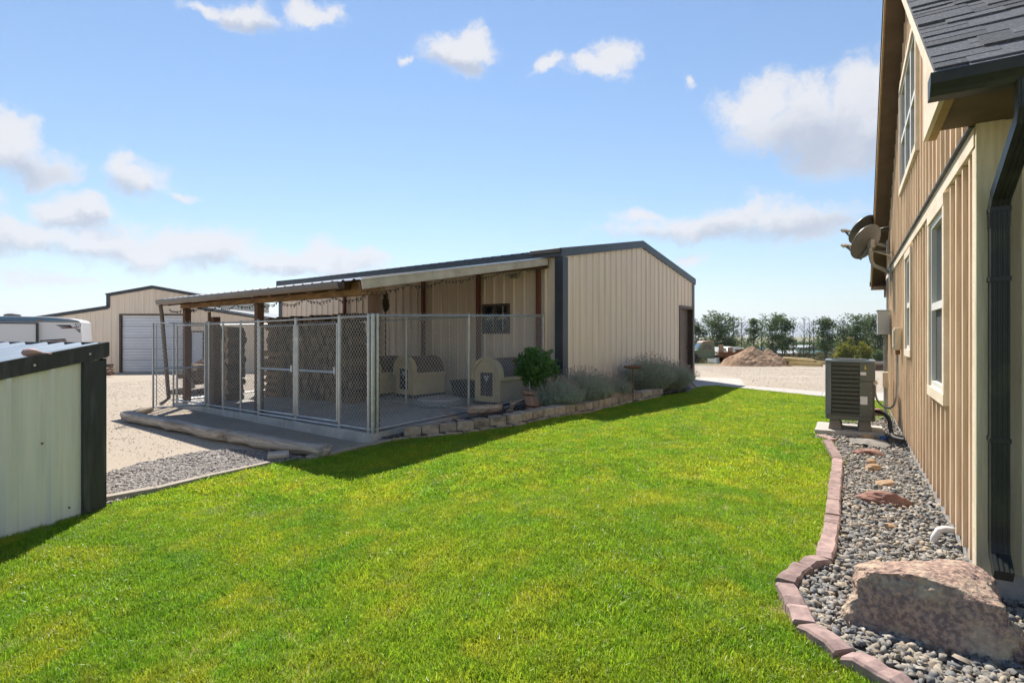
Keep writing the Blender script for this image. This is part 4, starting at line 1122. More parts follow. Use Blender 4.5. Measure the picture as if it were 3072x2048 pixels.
# ------------------------------------------------------------------ low shed at the left edge
LSA = -R(16.5); LS = gp(316, 1522) - Vector((.284, .959, 0)) * .07
low = empty('low_metal_shed', LS, LSA, 'low pale green metal shed with black trim and bluish ribbed roof', 'shed')
zt0 = 1.354 - LS.z; slp = .175
def lt(y): return zt0 + slp * y
lw = .335 * 3
for i in range(3):
    y0 = -i * lw
    mb = MB(); sheet(mb, lw, lambda s, d, t, y0=y0: (d, y0 - s, -.02 if t == 0 else lt(y0 - s) - .06), pitch=.335, s0=.41 if i == 0 else .075, rib=.034)
    mb.build('wall_panel', mt['tan2'], low)
for i in range(3):
    x0 = -i * lw
    mb = MB(); sheet(mb, lw, lambda s, d, t, x0=x0: (x0 - s, .02 + d, -.02 if t == 0 else lt(0) - .06)); mb.build('wall_panel', mt['tan2'], low)
    mb = MB(); sheet(mb, lw, lambda s, d, t, x0=x0: (x0 - s, -3 * lw - d, -.02 if t == 0 else lt(-3 * lw) - .06)); mb.build('wall_panel', mt['tan2'], low)
    mb = MB(); sheet(mb, lw, lambda s, d, t, x0=x0: (x0 - s + .02, .06 - t * (3 * lw + .12), lt(.06 - t * (3 * lw + .12)) + .0 + d), pitch=.229, s0=.12, minor=False, rib=.022)
    mb.build('roof_panel', mt['bluegalv'], low)
    mb = MB(); sheet(mb, lw, lambda s, d, t, i=i: (-3 * lw - d, -i * lw - s, -.02 if t == 0 else lt(-i * lw - s) - .06)); mb.build('wall_panel', mt['tan2'], low)
fa_ = MB().prism([(.0, .07, lt(.07) - .12), (.0, -3 * lw - .05, lt(-3 * lw - .05) - .12), (.0, -3 * lw - .05, lt(-3 * lw - .05) + .025), (.0, .07, lt(.07) + .025)], (.035, 0, 0)).build('fascia_trim', mt['dark'], low)
for k in range(5):
    y = -.10 - k * .46
    MB().tube([(.034, y, lt(y) - .055), (.041, y, lt(y) - .055)], .010, 10).build('screw', mt['galv'], fa_)
MB().box(-3 * lw, .034, .0705, .085, lt(.07) - .11, lt(.07) + .022).build('end_trim', mt['dark'], low)
ct = MB().prism([(.036, .03, -.04), (.036, -.155, -.04), (.0, -.155, -.04), (.0, -.075, -.04), (.02, -.07, -.04), (.02, .03, -.04)], (0, 0, lt(-.1) - .08)).build('corner_trim', mt['dark'], low)
MB().box(-.15, .0355, .0305, .055, -.04, lt(0) - .12).build('corner_trim', mt['dark'], low)
for y, z in ((-.48, .72), (-.82, .72), (-1.2, .72), (-.26, .10)):
    MB().tube([(.0, y, z), (.008, y, z)], .009, 8).build('screw', mt['rust'], low)
pk = MB()
pk.tube([(0, 0, 0), (.012, .0, .002), (.05, 0, .004), (.085, .0, .004), (.11, 0, .003), (.14, .005, -.004), (.20, .01, -.012)], [.006, .026, .036, .032, .018, .009, .007], 12)
tag(pk.build('clay_gourd', mt['pink'], None, smooth=True, loc=LS + Matrix.Rotation(LSA, 3, 'Z') @ Vector((-.06, -.60, lt(-.60) + .055)), rot=(0, 0, R(40))), 'small pinkish bulbous thing lying on the bluish roof of the low shed', 'ornament')

# ------------------------------------------------------------------ workshop at the far left
SY = 31.5
sg = g(-20, SY)
shop = empty('workshop', (at(460, 1007, SY).x, SY, sg), R(2.0), 'distant tan metal workshop with stepped roof and white overhead door', 'workshop')
def sx_(px): return (px - 461) / F * SY
def sz_(py): return CAMH + (CY - py) / F * SY - sg
cw = sx_(592); ez, rz_, lz, lez = sz_(884), sz_(861), sz_(921), sz_(958)
LWD = 5.6
def shoptop(x):
    if abs(x) <= cw: return ez + (rz_ - ez) * (1 - abs(x) / cw)
    return lz - (lz - lez) * (abs(x) - cw) / (LWD - cw) * 1.0
gx0, gx1, gz = sx_(367), sx_(551), sz_(946)
LWD = 7.0; lez = lz - (LWD - cw) * .155
mdx0, mdx1, mdz = sx_(574), sx_(607), sz_(996)
n_ = 14; pwid = 2 * LWD / n_
edges = sorted({-cw, cw, gx0, gx1, mdx0, mdx1, *[-LWD + i * pwid for i in range(n_ + 1)]})
for a, b in zip(edges[:-1], edges[1:]):
    if b - a < .03: continue
    m_ = (a + b) / 2
    zlow = gz if gx0 < m_ < gx1 else (mdz if mdx0 < m_ < mdx1 else -.3)
    mb = MB(); e = 1e-4
    def fn(s, d, t, a=a, b=b, zlow=zlow):
        x = min(max(a + s, a + e), b - e); return (a + s, -d, zlow if t == 0 else shoptop(x) - .02)
    sheet(mb, b - a, fn, pitch=.3, s0=.15, minor=False, rib=.025)
    mb.build('wall_panel', mt['tan'], shop)
dp = 10.0
for x in (-LWD, LWD): MB().box(x - .02 if x > 0 else x, x if x > 0 else x + .02, 0.05, dp, -.3, lez - .05).build('side_wall', mt['tan'], shop)
for x in (-cw, cw): MB().box(x - .02, x + .02, 0.05, dp, lz, ez).build('clerestory_wall', mt['tan'], shop)
for s_ in (-1, 1):
    MB().prism([(0, -.12, rz_ + .02), (s_ * (cw + .12), -.12, ez - .01), (s_ * (cw + .12), -.12, ez + .05), (0, -.12, rz_ + .09)], (0, dp, 0)).build('roof', mt['navy'], shop)
    MB().prism([(s_ * cw, -.12, lz), (s_ * (LWD + .15), -.12, lez - .02), (s_ * (LWD + .15), -.12, lez + .05), (s_ * cw, -.12, lz + .08)], (0, dp, 0)).build('lean_roof', mt['navy'], shop)
    MB().prism([(0, -.06, rz_ - .10), (s_ * (cw + .1), -.06, ez - .12), (s_ * (cw + .1), -.06, ez), (0, -.06, rz_ + .015)], (0, .03, 0)).build('rake_trim', mt['navy'], shop)
    MB().prism([(s_ * cw, -.06, lz - .12), (s_ * (LWD + .1), -.06, lez - .14), (s_ * (LWD + .1), -.06, lez - .025), (s_ * cw, -.06, lz - .005)], (0, .03, 0)).build('rake_trim', mt['navy'], shop)
    MB().box(s_ * cw - .09, s_ * cw + .09, -.07, -.035, lz - .05, ez - .04).build('corner_trim', mt['navy'], shop)
od = MB().box(gx0, gx1, .10, .14, -.2, gz).build('overhead_door', mt['greybox'], shop)  # grey backing: seam shade between the white sections put in as colour
for k in range(5):
    z0 = .0 + k * gz / 5
    for j in range(4):
        MB().box(gx0 + .03, gx1 - .03, .075 + (.012 if j in (0,) else 0), .099, z0 + (.05 if j == 0 else .018) + j * gz / 20, z0 + (j + 1) * gz / 20 - .004).build('door_section', mt['doorwhite'], od)
ft = MB(); ft.box(gx0 - .09, gx0, -.05, .1, -.2, gz + .09); ft.box(gx1, gx1 + .09, -.05, .1, -.2, gz + .09); ft.box(gx0, gx1, -.05, .1, gz, gz + .09)
ft.build('door_trim', mt['browntrim'], shop)
MB().box(gx0 - .001, gx1 + .001, .02, .074, gz - .03, gz).build('head_flashing', mt['white'], shop)
md = MB().box(mdx0, mdx1, .03, .06, 0, mdz).build('side_door', mt['doorwhite'], shop)
ft = MB(); ft.box(mdx0 - .07, mdx0, -.04, .03, -.1, mdz + .07); ft.box(mdx1, mdx1 + .07, -.04, .03, -.1, mdz + .07); ft.box(mdx0, mdx1, -.04, .03, mdz, mdz + .07)
ft.build('door_trim', mt['browntrim'], shop)
wx = sx_(672)
wn_ = MB(); wn_.box(wx - .25, wx + .25, -.05, -.03, sz_(1045), sz_(997)); wn_.build('window', mt['white'], shop)
MB().box(wx - .2, wx + .2, -.056, -.051, sz_(1042), sz_(1000)).build('pane', mt['glass'], shop)
MB().box(sx_(333), sx_(340), -.06, -.03, sz_(1102), sz_(1094)).build('vent', mt['black'], shop)
MB().bar((sx_(584), -.3, sz_(932)), (sx_(580), -.05, sz_(929)), .12, .08).build('lamp', mt['dark'], shop)
# hitch post and pile by the corner
hpile = empty('steel_coil', gp(329, 1128), 0, 'rusty coiled chain on the gravel by the workshop', 'chain')
for k in range(4):
    MB().tube([(.18 * math.cos(a * .6) * (1 - k * .12) + jit(.02), .12 * math.sin(a * .6), .08 + k * .12 + jit(.03)) for a in range(12)], .035, 6).build('link', mt['rust'], hpile)

# ------------------------------------------------------------------ white travel trailer behind the low shed
RVY = 26.5; rg = g(-22, RVY)
nose = at(244, 1007, RVY).x
rv = empty('travel_trailer', (nose, RVY, rg), R(28), 'white travel trailer with blue roof band and black decal stripes', 'trailer')
k_ = RVY / F
def rx(px): return (px - 266) * k_ * .84
def rzz(py): return CAMH + (CY - py) * k_ - rg
zt, zb_ = rzz(951), .45
ln = 9.0; dep = 2.4
prof_ = [(0, .0 + zb_ + .9), (.02, zb_ + 1.2), (-.03, rzz(966)), (-.15, rzz(960)), (-.45, rzz(955)), (-1.1, zt), (-ln, zt), (-ln, zb_), (-.75, zb_), (-.25, zb_ + .35)]
body = MB().prism([(x, 0, z) for x, z in prof_], (0, dep, 0)).build('body', mt['rvwhite'], rv, bevel=.03)
band = MB().prism([(-ln + .01, -.012, rzz(966)), (rx(170), -.012, rzz(964)), (rx(262), -.012, rzz(963.5)), (rx(255), -.012, rzz(961.5)), (rx(190), -.012, rzz(955)), (rx(140), -.012, rzz(952)), (-ln + .01, -.012, rzz(953.5))], (0, .011, 0)).build('roof_band', mt['rvblue'], rv)
MB().box(-ln, rx(262), -.022, -.0125, rzz(966.8), rzz(965)).build('awning_rail', mt['dark'], rv)
so = MB().box(rx(41), rx(143), -.16, -.001, rzz(1052), rzz(973)).build('slide_out', mt['rvwhite'], rv)
MB().box(rx(38), rx(40.8), -.19, -.01, rzz(1052), rzz(970)).build('slide_seal', mt['dark'], so)
MB().box(rx(143.2), rx(148), -.19, -.01, rzz(1052), rzz(970)).build('slide_seal', mt['dark'], so)
MB().box(rx(38), rx(148), -.20, -.161, rzz(972.5), rzz(969.5)).build('slide_awning', mt['dark'], so)
def decal(pts, mat): MB().prism([(rx(a), -.010, rzz(b)) for a, b in pts], (0, .009, 0)).build('decal', mat, rv)
decal([(152,1020),(218,1015.5),(226,1019),(152,1023.5)], mt['rvblack']); decal([(152,1025.5),(220,1020.5),(228,1024),(152,1027)], mt['rvmaroon'])
decal([(193,975),(235,975),(242,982),(204,979)], mt['rvblack']); decal([(204,981.5),(256,981.5),(258,984),(212,985.5)], mt['rvmaroon'])
decal([(247,986.5),(262.5,987),(263,991),(254,990.5)], mt['rvblack']); decal([(254,992),(263.2,992.5),(263.6,997),(259,996)], mt['rvblack'])
decal([(-30,1022),(38,1022),(38,1026),(-30,1026)], mt['rvblack']); decal([(-30,1027.5),(38,1027.5),(38,1029.5),(-30,1029.5)], mt['rvmaroon'])
MB().box(rx(-60), rx(4), -.03, -.001, rzz(1012), rzz(995)).build('window', mt['glass'], rv)
MB().box(rx(148), rx(155), -.04, -.013, rzz(964), rzz(960)).build('marker_lamp', M('amber_lamp', (.5, .16, .02), rough=.4), rv)
MB().lathe([(.32, 0), (.30, .08), (.16, .13), (.0001, .14)], 16, (rx(67), .6, zt + .01)).build('roof_vent', mt['dark'], rv)
fcu = bpy.data.curves.new('lettering', 'FONT'); fcu.body = 'Sil'; fcu.size = .30; fcu.shear = .25; fcu.extrude = .002; fcu.offset = -.003
fo = bpy.data.objects.new('tmp', fcu); COL.objects.link(fo)
me = bpy.data.meshes.new_from_object(fo.evaluated_get(bpy.context.evaluated_depsgraph_get()))
bpy.data.objects.remove(fo)
me.materials.clear(); me.materials.append(mt['rvblack'])
link_mesh('lettering', me, rv, (rx(244), -.014, rzz(982.5)), (PI / 2, 0, 0))
for x in (-4.2, -5.1):
    w_ = MB().tube([(x, -.02, .33), (x, .22, .33)], .33, 20).build('wheel', mt['tyre'], rv)
    MB().tube([(x, -.03, .33), (x, -.021, .33)], .19, 16).build('rim', mt['greybox'], w_)
MB().bar((-.3, dep / 2, .42), (1.1, dep / 2, .42), .1, .1).build('hitch', mt['dark'], rv)

# ------------------------------------------------------------------ landscape logs, boards and blocks
def rough_log(name, a, b, r0, r1, mat, label, cat='log', seg=14, n_=12, amp=.14, group=None, flat=0.0):
    a, b = Vector(a), Vector(b); d = b - a; L = d.length
    mb = MB(); pts = [Vector((L * i / seg, jit(r0 * .10), jit(r0 * .06))) for i in range(seg + 1)]
    pts[0].x = 0
    mb.tube(pts, [(r0 + (r1 - r0) * i / seg) * (1 + jit(.05)) for i in range(seg + 1)], n_)
    sd_ = random.random() * 50
    for i, p in enumerate(mb.v):
        p = Vector(p); q = noise.noise(Vector((p.x * 2.2, p.y * 9, p.z * 9 + sd_))); rad = Vector((0, p.y, p.z))
        p = p + rad * q * amp * 2
        if flat and p.z > r0 * flat: p.z = r0 * flat + (p.z - r0 * flat) * .2
        mb.v[i] = tuple(p)
    o = mb.build(name, mat, smooth=True)
    o.location = a; o.rotation_euler = d.to_track_quat('X', 'Z').to_euler()
    return tag(o, label, cat, group)
la, lb, lc = gp(380, 1258), gp(684, 1322), gp(975, 1372)
up = Vector((0, 0, .10))
rough_log('landscape_log', la + up, lb + up, .115, .105, mt['greylog'], 'long weathered grey log on the sand with its far end by the open gate', flat=.5, amp=.2)
rough_log('landscape_log', lb + up * .85 + (lc - lb) * .03 + Vector((.03, .05, 0)), lc + up * .95, .12, .115, mt['greylog'], 'shorter weathered grey log ending at the lawn edge', flat=.45, amp=.2)
rough_log('landscape_log', gp(455, 1232) + Vector((0, 0, .05)), gp(375, 1250) + Vector((0, 0, .04)), .06, .05, mt['edging'], 'pale old plank lying behind the long grey log', 'plank')
rough_log('timber_block', gp(793, 1384) + Vector((0, .1, .035)), gp(858, 1379) + Vector((0, .1, .035)), .075, .075, mt['greylog'], 'short sawn timber block at the corner of the crushed rock', 'timber block', seg=4, n_=4, amp=.03)
def board(p, q, w_, h_, mat, label, dz=.0):
    p, q = Vector(p), Vector(q); d = q - p
    n_ = 10; mb = MB()
    for i in range(n_):
        pass
    L = d.length
    mb.box(0, L, -w_ / 2, w_ / 2, -.08, h_)
    o = mb.build('edging_board', mat, bevel=.01); o.location = p + Vector((0, 0, dz)); o.rotation_euler = d.to_track_quat('X', 'Z').to_euler()
    return tag(o, label, 'edging board')
e = EDGE_L
board(e[0] + Vector((-.35, -.12, 0)), e[1], .11, .055, mt['edging'], 'pale timber edging board starting beside the low green shed')
board(e[1], e[2], .10, .05, mt['edging'], 'pale timber edging board along the middle of the crushed rock')
board(e[2], e[3], .09, .045, mt['edging'], 'pale timber edging board ending at the sawn timber block')
board(e[4] + (e[5] - e[4]) * .05, e[6], .10, .05, mt['edging'], 'pale timber edging board running to the corner of the kennel slab')

# retaining wall of split-face blocks, two courses
rwall = empty('retaining_wall', EDGE_B[0], 0, 'low retaining wall of split-face concrete blocks between lawn and planting bed', 'retaining wall')
def along(pts, s):
    for a, b in zip(pts[:-1], pts[1:]):
        L = (b - a).length
        if s <= L: return a + (b - a) * (s / L), (b - a).normalized()
        s -= L
    return None
EB = [Vector((p.x, p.y, 0)) for p in EDGE_B[:8]]
def block_mesh(l, d_, h_):
    mb = MB(); n_ = 6; ch = .014
    # split face with chamfered edges
    P = [(-l / 2, .0), (-l / 2 + ch, -ch), (-l / 6, -ch - .006), (l / 8, -ch - .001), (l / 2 - ch, -ch), (l / 2, 0), (l / 2 - .03, d_), (-l / 2 + .03, d_)]
    k = len(P)
    rings = [[(x, y, 0) for x, y in P], [(x + jit(.004), y + jit(.005), h_ * .5) for x, y in P], [(x, y, h_ - .012) for x, y in P], [(x * .95, y * .97 + .006, h_) for x, y in P]]
    for r_ in rings: mb.v += r_
    for i in range(3):
        for j in range(k): mb.f.append((i * k + j, i * k + (j + 1) % k, (i + 1) * k + (j + 1) % k, (i + 1) * k + j))
    mb.f.append(tuple(range(3 * k, 4 * k)))
    return mb.mesh('block', mt['block'])
BM = [block_mesh(.272, .22, .135) for _ in range(4)]; BL = [block_mesh(.272, .20, .09) for _ in range(3)]
TOT = sum((b - a).length for a, b in zip(EB[:-1], EB[1:]))
for course in (0, 1, 2):
    s = .14 if course == 0 else (.33 if course == 1 else 5.2)
    while s < TOT - (.1 if course != 2 else 1.2):
        r_ = along(EB, s)
        if r_ is None: break
        p, d = r_; nrm = Vector((-d.y, d.x, 0))
        q = p + nrm * (-.015 + .055 * course)
        zz = g(p.x, p.y) + (-.035, .056, .165)[course] + (.0 if course == 0 else jit(.004))
        a = math.atan2(d.y, d.x) + jit(.02)
        link_mesh('block', random.choice(BL if course != 1 else BM), rwall, (q.x - EDGE_B[0].x, q.y - EDGE_B[0].y, zz - EDGE_B[0].z), (0, 0, a))
        s += .279

# driftwood and an old log in the bed
bz = lambda p: Vector((p.x, p.y, g(p.x, p.y)))
p0 = gp(1400, 1248, .14); p1 = gp(1503, 1236, .14)
rough_log('driftwood_log', p0 + Vector((0, .12, .09)), p1 + Vector((.02, .12, .08)), .095, .075, mt['drift'], 'thick bleached driftwood log lying on the block wall bed', amp=.22)
def branchy(name, spots, rad, label, loc):
    mb = MB()
    for pts in spots:
        n_ = len(pts)
        pp = smooth_path([Vector(p) for p in pts], 4)
        mb.tube(pp, [rad * (1 - .75 * i / len(pp)) * (1 + .3 * noise.noise(Vector((i * .7, rad * 50, n_)))) for i in range(len(pp))], 7)
    o = mb.build(name, mt['drift'], smooth=True); o.location = loc
    return tag(o, label, 'driftwood')
branchy('driftwood', [[(-.35, 0, .03), (-.1, .03, .06), (.15, .02, .09), (.35, .05, .05)], [(-.1, 0, .05), (.0, -.06, .10), (.1, -.1, .06)], [(.05, 0, .07), (.15, .08, .13), (.28, .1, .1)], [(-.3, 0, .03), (-.22, .08, .09)], [(.1, 0, .08), (.3, -.07, .03), (.42, -.08, .01)]], .045, 'knotty pale driftwood branch beside the kennel corner', gp(1325, 1262, .07))
branchy('driftwood', [[(-.22, -.02, .0), (-.1, 0, .06), (.02, .02, .075), (.16, .0, .01)], [(-.05, 0, .06), (.03, .05, .10)]], .055, 'short pale driftwood chunk at the first blocks of the wall', gp(1262, 1275, .06))
branchy('driftwood', [[(0, 0, -.03), (.0, .01, .10), (-.04, .02, .2)], [(.0, 0, .10), (.08, .02, .16), (.20, .03, .21)], [(0, 0, .02), (-.1, -.02, .0)]], .05, 'forked driftwood stump next to the barrel planter', gp(1535, 1232, .06))
# ------------------------------------------------------------------ inside the kennel
def kpos(x, y, dz=0): return sp(x, y, kz(x, y) + dz)
def dog_house(x, y, rz_, label, vis_bow=True):
    d = empty('dog_house', kpos(x, y, .07), SA + rz_, label, 'dog house', 'tan plastic dog houses in the kennel')
    w_, D_, wh, rh = .34, .98, .50, .36      # half width, depth, wall height, roof rise
    MB().box(-w_ - .02, w_ + .02, .0, D_, -.07, 0).build('base', mt['black'], d)  # solid black: the shaded gap under the raised house put in as colour
    def arch(k, n_=10, bw=0.0):
        P = []
        for i in range(n_ + 1):
            t = i / n_; a = PI * t
            P.append(((w_ + bw) * math.cos(a), wh + (rh + bw) * math.sin(a) ** .85))
        return P
    poly = [(-w_, 0), (w_, 0)] + arch(0)
    MB().prism([(a, .03, b) for a, b in poly], (0, D_ - .03, 0)).build('body', mt['doghouse'], d, bevel=.008)
    ar = arch(0, 10, .035)
    for (y0, y1, mat, nm, bw) in ((-.02, .10, mt['doghouse'], 'front_arch', .055), (.101, D_ - .04, mt['dogroof'], 'roof', .03)):
        o_ = arch(0, 10, bw); i_ = arch(0, 10, .001)
        mb = MB()
        for i in range(10):
            q = [o_[i], o_[i + 1], i_[i + 1], i_[i]]
            mb.prism([(a, y0, b) for a, b in q], (0, y1 - y0, 0))
        mb.build(nm, mat, d)
    for s_ in (-1, 1):
        MB().box(s_ * w_, s_ * (w_ + .05), -.02, D_, wh - .06, wh + .012).build('eave_moulding', mt['doghouse'], d, bevel=.006)
    fr = MB(); dw, dz0, dz1 = .165, .12, .60
    fr.box(-dw - .03, -dw, .005, .029, dz0 - .03, dz1 + .03); fr.box(dw, dw + .03, .005, .029, dz0 - .03, dz1 + .03); fr.box(-dw, dw, .005, .029, dz0 - .03, dz0); fr.box(-dw, dw, .005, .029, dz1, dz1 + .03)
    fr.build('door_frame', mt['doghouse'], d)
    MB().box(-dw, dw, .012, .0295, dz0, dz1).build('door_flap', mt['dogdoor'], d)
    MB().prism([(-.085, .0115, dz1 - .06), (.085, .0115, dz1 - .06), (0, .0115, dz1 - .20)], (0, -.004, 0)).build('flap_badge', mt['greybox'], d)
dog_house(-.80, -1.62, 0, 'tan plastic dog house with brown roof next to the barrel planter')
dog_house(-3.42, -1.55, R(-4), 'tan plastic dog house in the middle of the kennel with its long side showing')
dog_house(-4.38, -1.85, R(4), 'tan plastic dog house farthest from the planter, half hidden by the corner posts')
db = empty('dog_bed', kpos(-1.72, -2.05), SA, 'round grey cushioned dog bed on the kennel floor', 'dog bed')
MB().lathe([(.50, 0), (.52, .03), (.52, .10), (.49, .13), (.40, .12)], 32).build('bolster', mt['bedside'], db, smooth=True)
MB().lathe([(.47, .115), (.44, .15), (.36, .145), (.2, .125), (.0001, .12)], 32).build('cushion', mt['bedgrey'], db, smooth=True)
bn = empty('storage_tub', kpos(-2.15, -.75), SA, 'black plastic storage tub against the shed wall behind the dog bed', 'tub')
MB().hexa([(-.26, -.18, 0), (.26, -.18, 0), (.26, .18, 0), (-.26, .18, 0)], [(-.31, -.22, .36), (.31, -.22, .36), (.31, .22, .36), (-.31, .22, .36)]).build('bin', mt['black'], bn, bevel=.01)
MB().box(-.33, .33, -.24, .24, .361, .385).build('lid', mt['black'], bn, bevel=.01)
# carved owl on a rust pole
ow = empty('owl_carving', kpos(-4.75, -1.0), SA, 'dark carved owl on a thin rusty pole above the dog houses', 'ornament')
MB().tube([(0, 0, 0), (0, 0, 2.2)], .016, 8).build('pole', mt['redsteel'], ow)
dk = M('dark_carved_wood', (.05, .045, .035), (.10, .085, .05), scale=20, rough=.8)
MB().lathe([(.03, 2.05), (.06, 2.12), (.085, 2.24), (.08, 2.36), (.05, 2.42), (.065, 2.47), (.055, 2.54), (.02, 2.57)], 14).build('body', dk, ow, smooth=True)
for s_ in (-1, 1):
    MB().tube([(s_ * .075, 0, 2.33), (s_ * .085, .02, 2.22), (s_ * .06, .03, 2.10)], [.03, .035, .01], 7).build('wing', dk, ow)
    MB().tube([(s_ * .035, -.01, 2.53), (s_ * .05, -.01, 2.60)], [.015, .002], 6).build('ear_tuft', dk, ow)
# old wooden posts standing in the runs
for x, y, w_, top, lab in ((-6.35, KY + .30, .155, 1.98, 'thick sawn-off timber post beside the open gate'), (-7.05, KY + .45, .10, 2.12, 'thin upright plank behind the chain-link beside the log stack')):
    tag(MB().box(-w_ / 2, w_ / 2, -w_ / 2 if w_ > .12 else -.02, w_ / 2 if w_ > .12 else .02, 0, top).build('timber_post', mt['postwood'], None, bevel=.01, loc=kpos(x, y), rot=(R(jit(1)), R(jit(1)), SA)), lab, 'post')
# firewood: every stick its own
def stick(r_, L_, k, end='logend'):
    mb = MB(); n_ = 7
    P = [(r_ * math.cos(2 * PI * i / n_ + k) * random.uniform(.72, 1.05), r_ * math.sin(2 * PI * i / n_ + k) * random.uniform(.72, 1.05)) for i in range(n_)]
    mb.prism([(a, 0, b) for a, b in P], (0, L_, 0))
    me = mb.mesh('firewood_stick', mt['log']); me.materials.append(mt[end])
    me.polygons[0].material_index = 1; me.polygons[1].material_index = 1
    return me
ST = [stick(random.uniform(.07, .095), random.uniform(.38, .46), k) for k in range(8)]
STO = [stick(random.uniform(.09, .115), random.uniform(.38, .46), k, 'logend_dark') for k in range(8)]
def stack(x0, x1, y, h, pitch, label, group, zoff=0.0, rag=.02, pool=None):
    nx_ = int((x1 - x0) / pitch); nz_ = int(h / (pitch * .80))
    for j in range(nz_):
        for i in range(nx_):
            x = x0 + pitch * (i + .5 + (.5 if j % 2 else 0)) + jit(.012)
            z = .08 + j * pitch * .80 + jit(.012)
            if j > nz_ - 3 and random.random() < .3: continue
            o = link_mesh('firewood_stick', random.choice(pool or ST), None, sp(x, y + jit(rag), kz(x, y) + z + zoff), (R(jit(3)), random.random() * 6.28, SA + R(jit(5))))
            tag(o, label, 'firewood', group)
stack(-7.75, -6.75, KY + .75, 1.75, .155, 'split firewood stick in the tall stack of pale log ends near the open gate', 'firewood in the tall stack near the open gate')
stack(-7.25, -3.55, -2.9, 2.0, .205, 'split firewood stick in the long dark stack behind the closed gates', 'firewood in the long stack behind the closed gates', pool=STO, rag=.06)
for k in range(24):      # loose heap outside
    x, y = random.uniform(-10.7, -9.2), random.uniform(-3.6, -2.6); p = sp(x, y)
    hgt = random.uniform(.05, 1.0) * (1 - abs(x + 10) / 1.6 * .5)
    o = link_mesh('firewood_stick', random.choice(ST), None, (p.x, p.y, g(p.x, p.y) + hgt), (R(jit(25)), random.random() * 6, random.random() * 6.28)); o.scale = (1.35, 1.1, 1.35)
    tag(o, 'rough firewood stick in the loose heap beyond the open gate', 'firewood', 'firewood in the loose heap beyond the open gate')
# pallets stood on edge in front of the long stack
def pallet(x, y, lean_, label):
    p = empty('pallet', kpos(x, y), SA, label, 'pallet')
    p.rotation_euler = (R(lean_), 0, SA)
    for i in range(7): MB().box(-.55, .55, -.02, 0, .03 + i * .165, .03 + i * .165 + .095).build('slat', mt['pallet'], p)
    for xx in (-.53, 0, .53): MB().box(xx - .022, xx + .022, .001, .09, 0, 1.15).build('stringer', mt['pallet'], p)
pallet(-6.75, -3.12, -5, 'wooden pallet leaning on the firewood at the end near the open gate')
# ------------------------------------------------------------------ plants: planter, lavender, bird bath
def leaf_cloud(n_, fn, size, up=.3, seed=1, asp=2.2):
    r_ = np.random.default_rng(seed)
    C = np.array([fn(r_) for _ in range(n_)])
    d = r_.normal(size=(n_, 3)); d[:, 2] = np.abs(d[:, 2]) * .6 + up; d /= np.linalg.norm(d, axis=1)[:, None]
    a = r_.normal(size=(n_, 3)); s = np.cross(d, a); s /= np.linalg.norm(s, axis=1)[:, None]
    L = size * r_.uniform(.6, 1.4, n_)[:, None]; w_ = L / asp
    v = np.stack([C, C + d * L * .5 + s * w_ * .5, C + d * L, C + d * L * .5 - s * w_ * .5], 1).reshape(-1, 3)
    f = np.arange(n_ * 4).reshape(-1, 4)
    return v, f
pp_ = gp(1609, 1226, .05)
pl_ = empty('barrel_planter', (pp_.x, pp_.y, pp_.z), 0, 'half-barrel planter of pinkish staves with two dark hoops', 'planter')
ns = 14
for i in range(ns):
    a0, a1 = 2 * PI * i / ns + .012, 2 * PI * (i + 1) / ns - .012
    rb, rt, t_, h_ = .20, .258, .025, .36
    rings = []
    for z, r_ in ((0, rb), (h_, rt)):
        rings.append([(r_ * math.cos(a0), r_ * math.sin(a0), z), (r_ * math.cos(a1), r_ * math.sin(a1), z), ((r_ - t_) * math.cos(a1), (r_ - t_) * math.sin(a1), z), ((r_ - t_) * math.cos(a0), (r_ - t_) * math.sin(a0), z)])
    MB().hexa(rings[0], rings[1]).build('stave', mt['stave'], pl_)
for z in (.055, .27):
    r_ = .20 + .058 * z / .36
    MB().lathe([(r_ - .004, z), (r_ + .008, z), (r_ + .013, z + .028), (r_, z + .028)], 28).build('hoop', mt['rust'], pl_)
MB().lathe([(.0001, .30), (.235, .30), (.235, .315), (.0001, .325)], 20).build('potting_soil', mt['bed'], pl_)
sh = empty('potted_shrub', (pp_.x, pp_.y, pp_.z + .33), 0, 'leafy dark green shrub growing in the half-barrel planter', 'shrub')
def shrub_pt(r_):
    while True:
        p = r_.uniform(-1, 1, 3)
        n2 = (p[0] ** 2 + p[1] ** 2 + p[2] ** 2)
        q = .55 + .6 * noise.noise(Vector(p * 2.3))
        if .12 < n2 < 1 and n2 ** .5 < .72 + .45 * noise.noise(Vector((p[0] * 3.1, p[1] * 3.1, p[2] * 3.1))): return p * np.array([.50, .47, .46]) + np.array([0, 0, .44])
v, f = leaf_cloud(5600, shrub_pt, .066, .25, 5, 2.6)
link_mesh('crown', np_mesh('crown', v, f, mt['leafG']), sh)
for k in range(9):
    a = 2 * PI * k / 9; mbt = MB().tube([(.03 * math.cos(a), .03 * math.sin(a), -.03), (.1 * math.cos(a), .1 * math.sin(a), .2), (.27 * math.cos(a + .3), .27 * math.sin(a + .3), .5)], [.009, .007, .003], 5)
    mbt.build('stem', mt['bark'], sh)
MB().tube([(-.12, -.10, -.05), (-.14, -.16, .22)], .012, 5).build('plant_tag', mt['pvc'], sh)
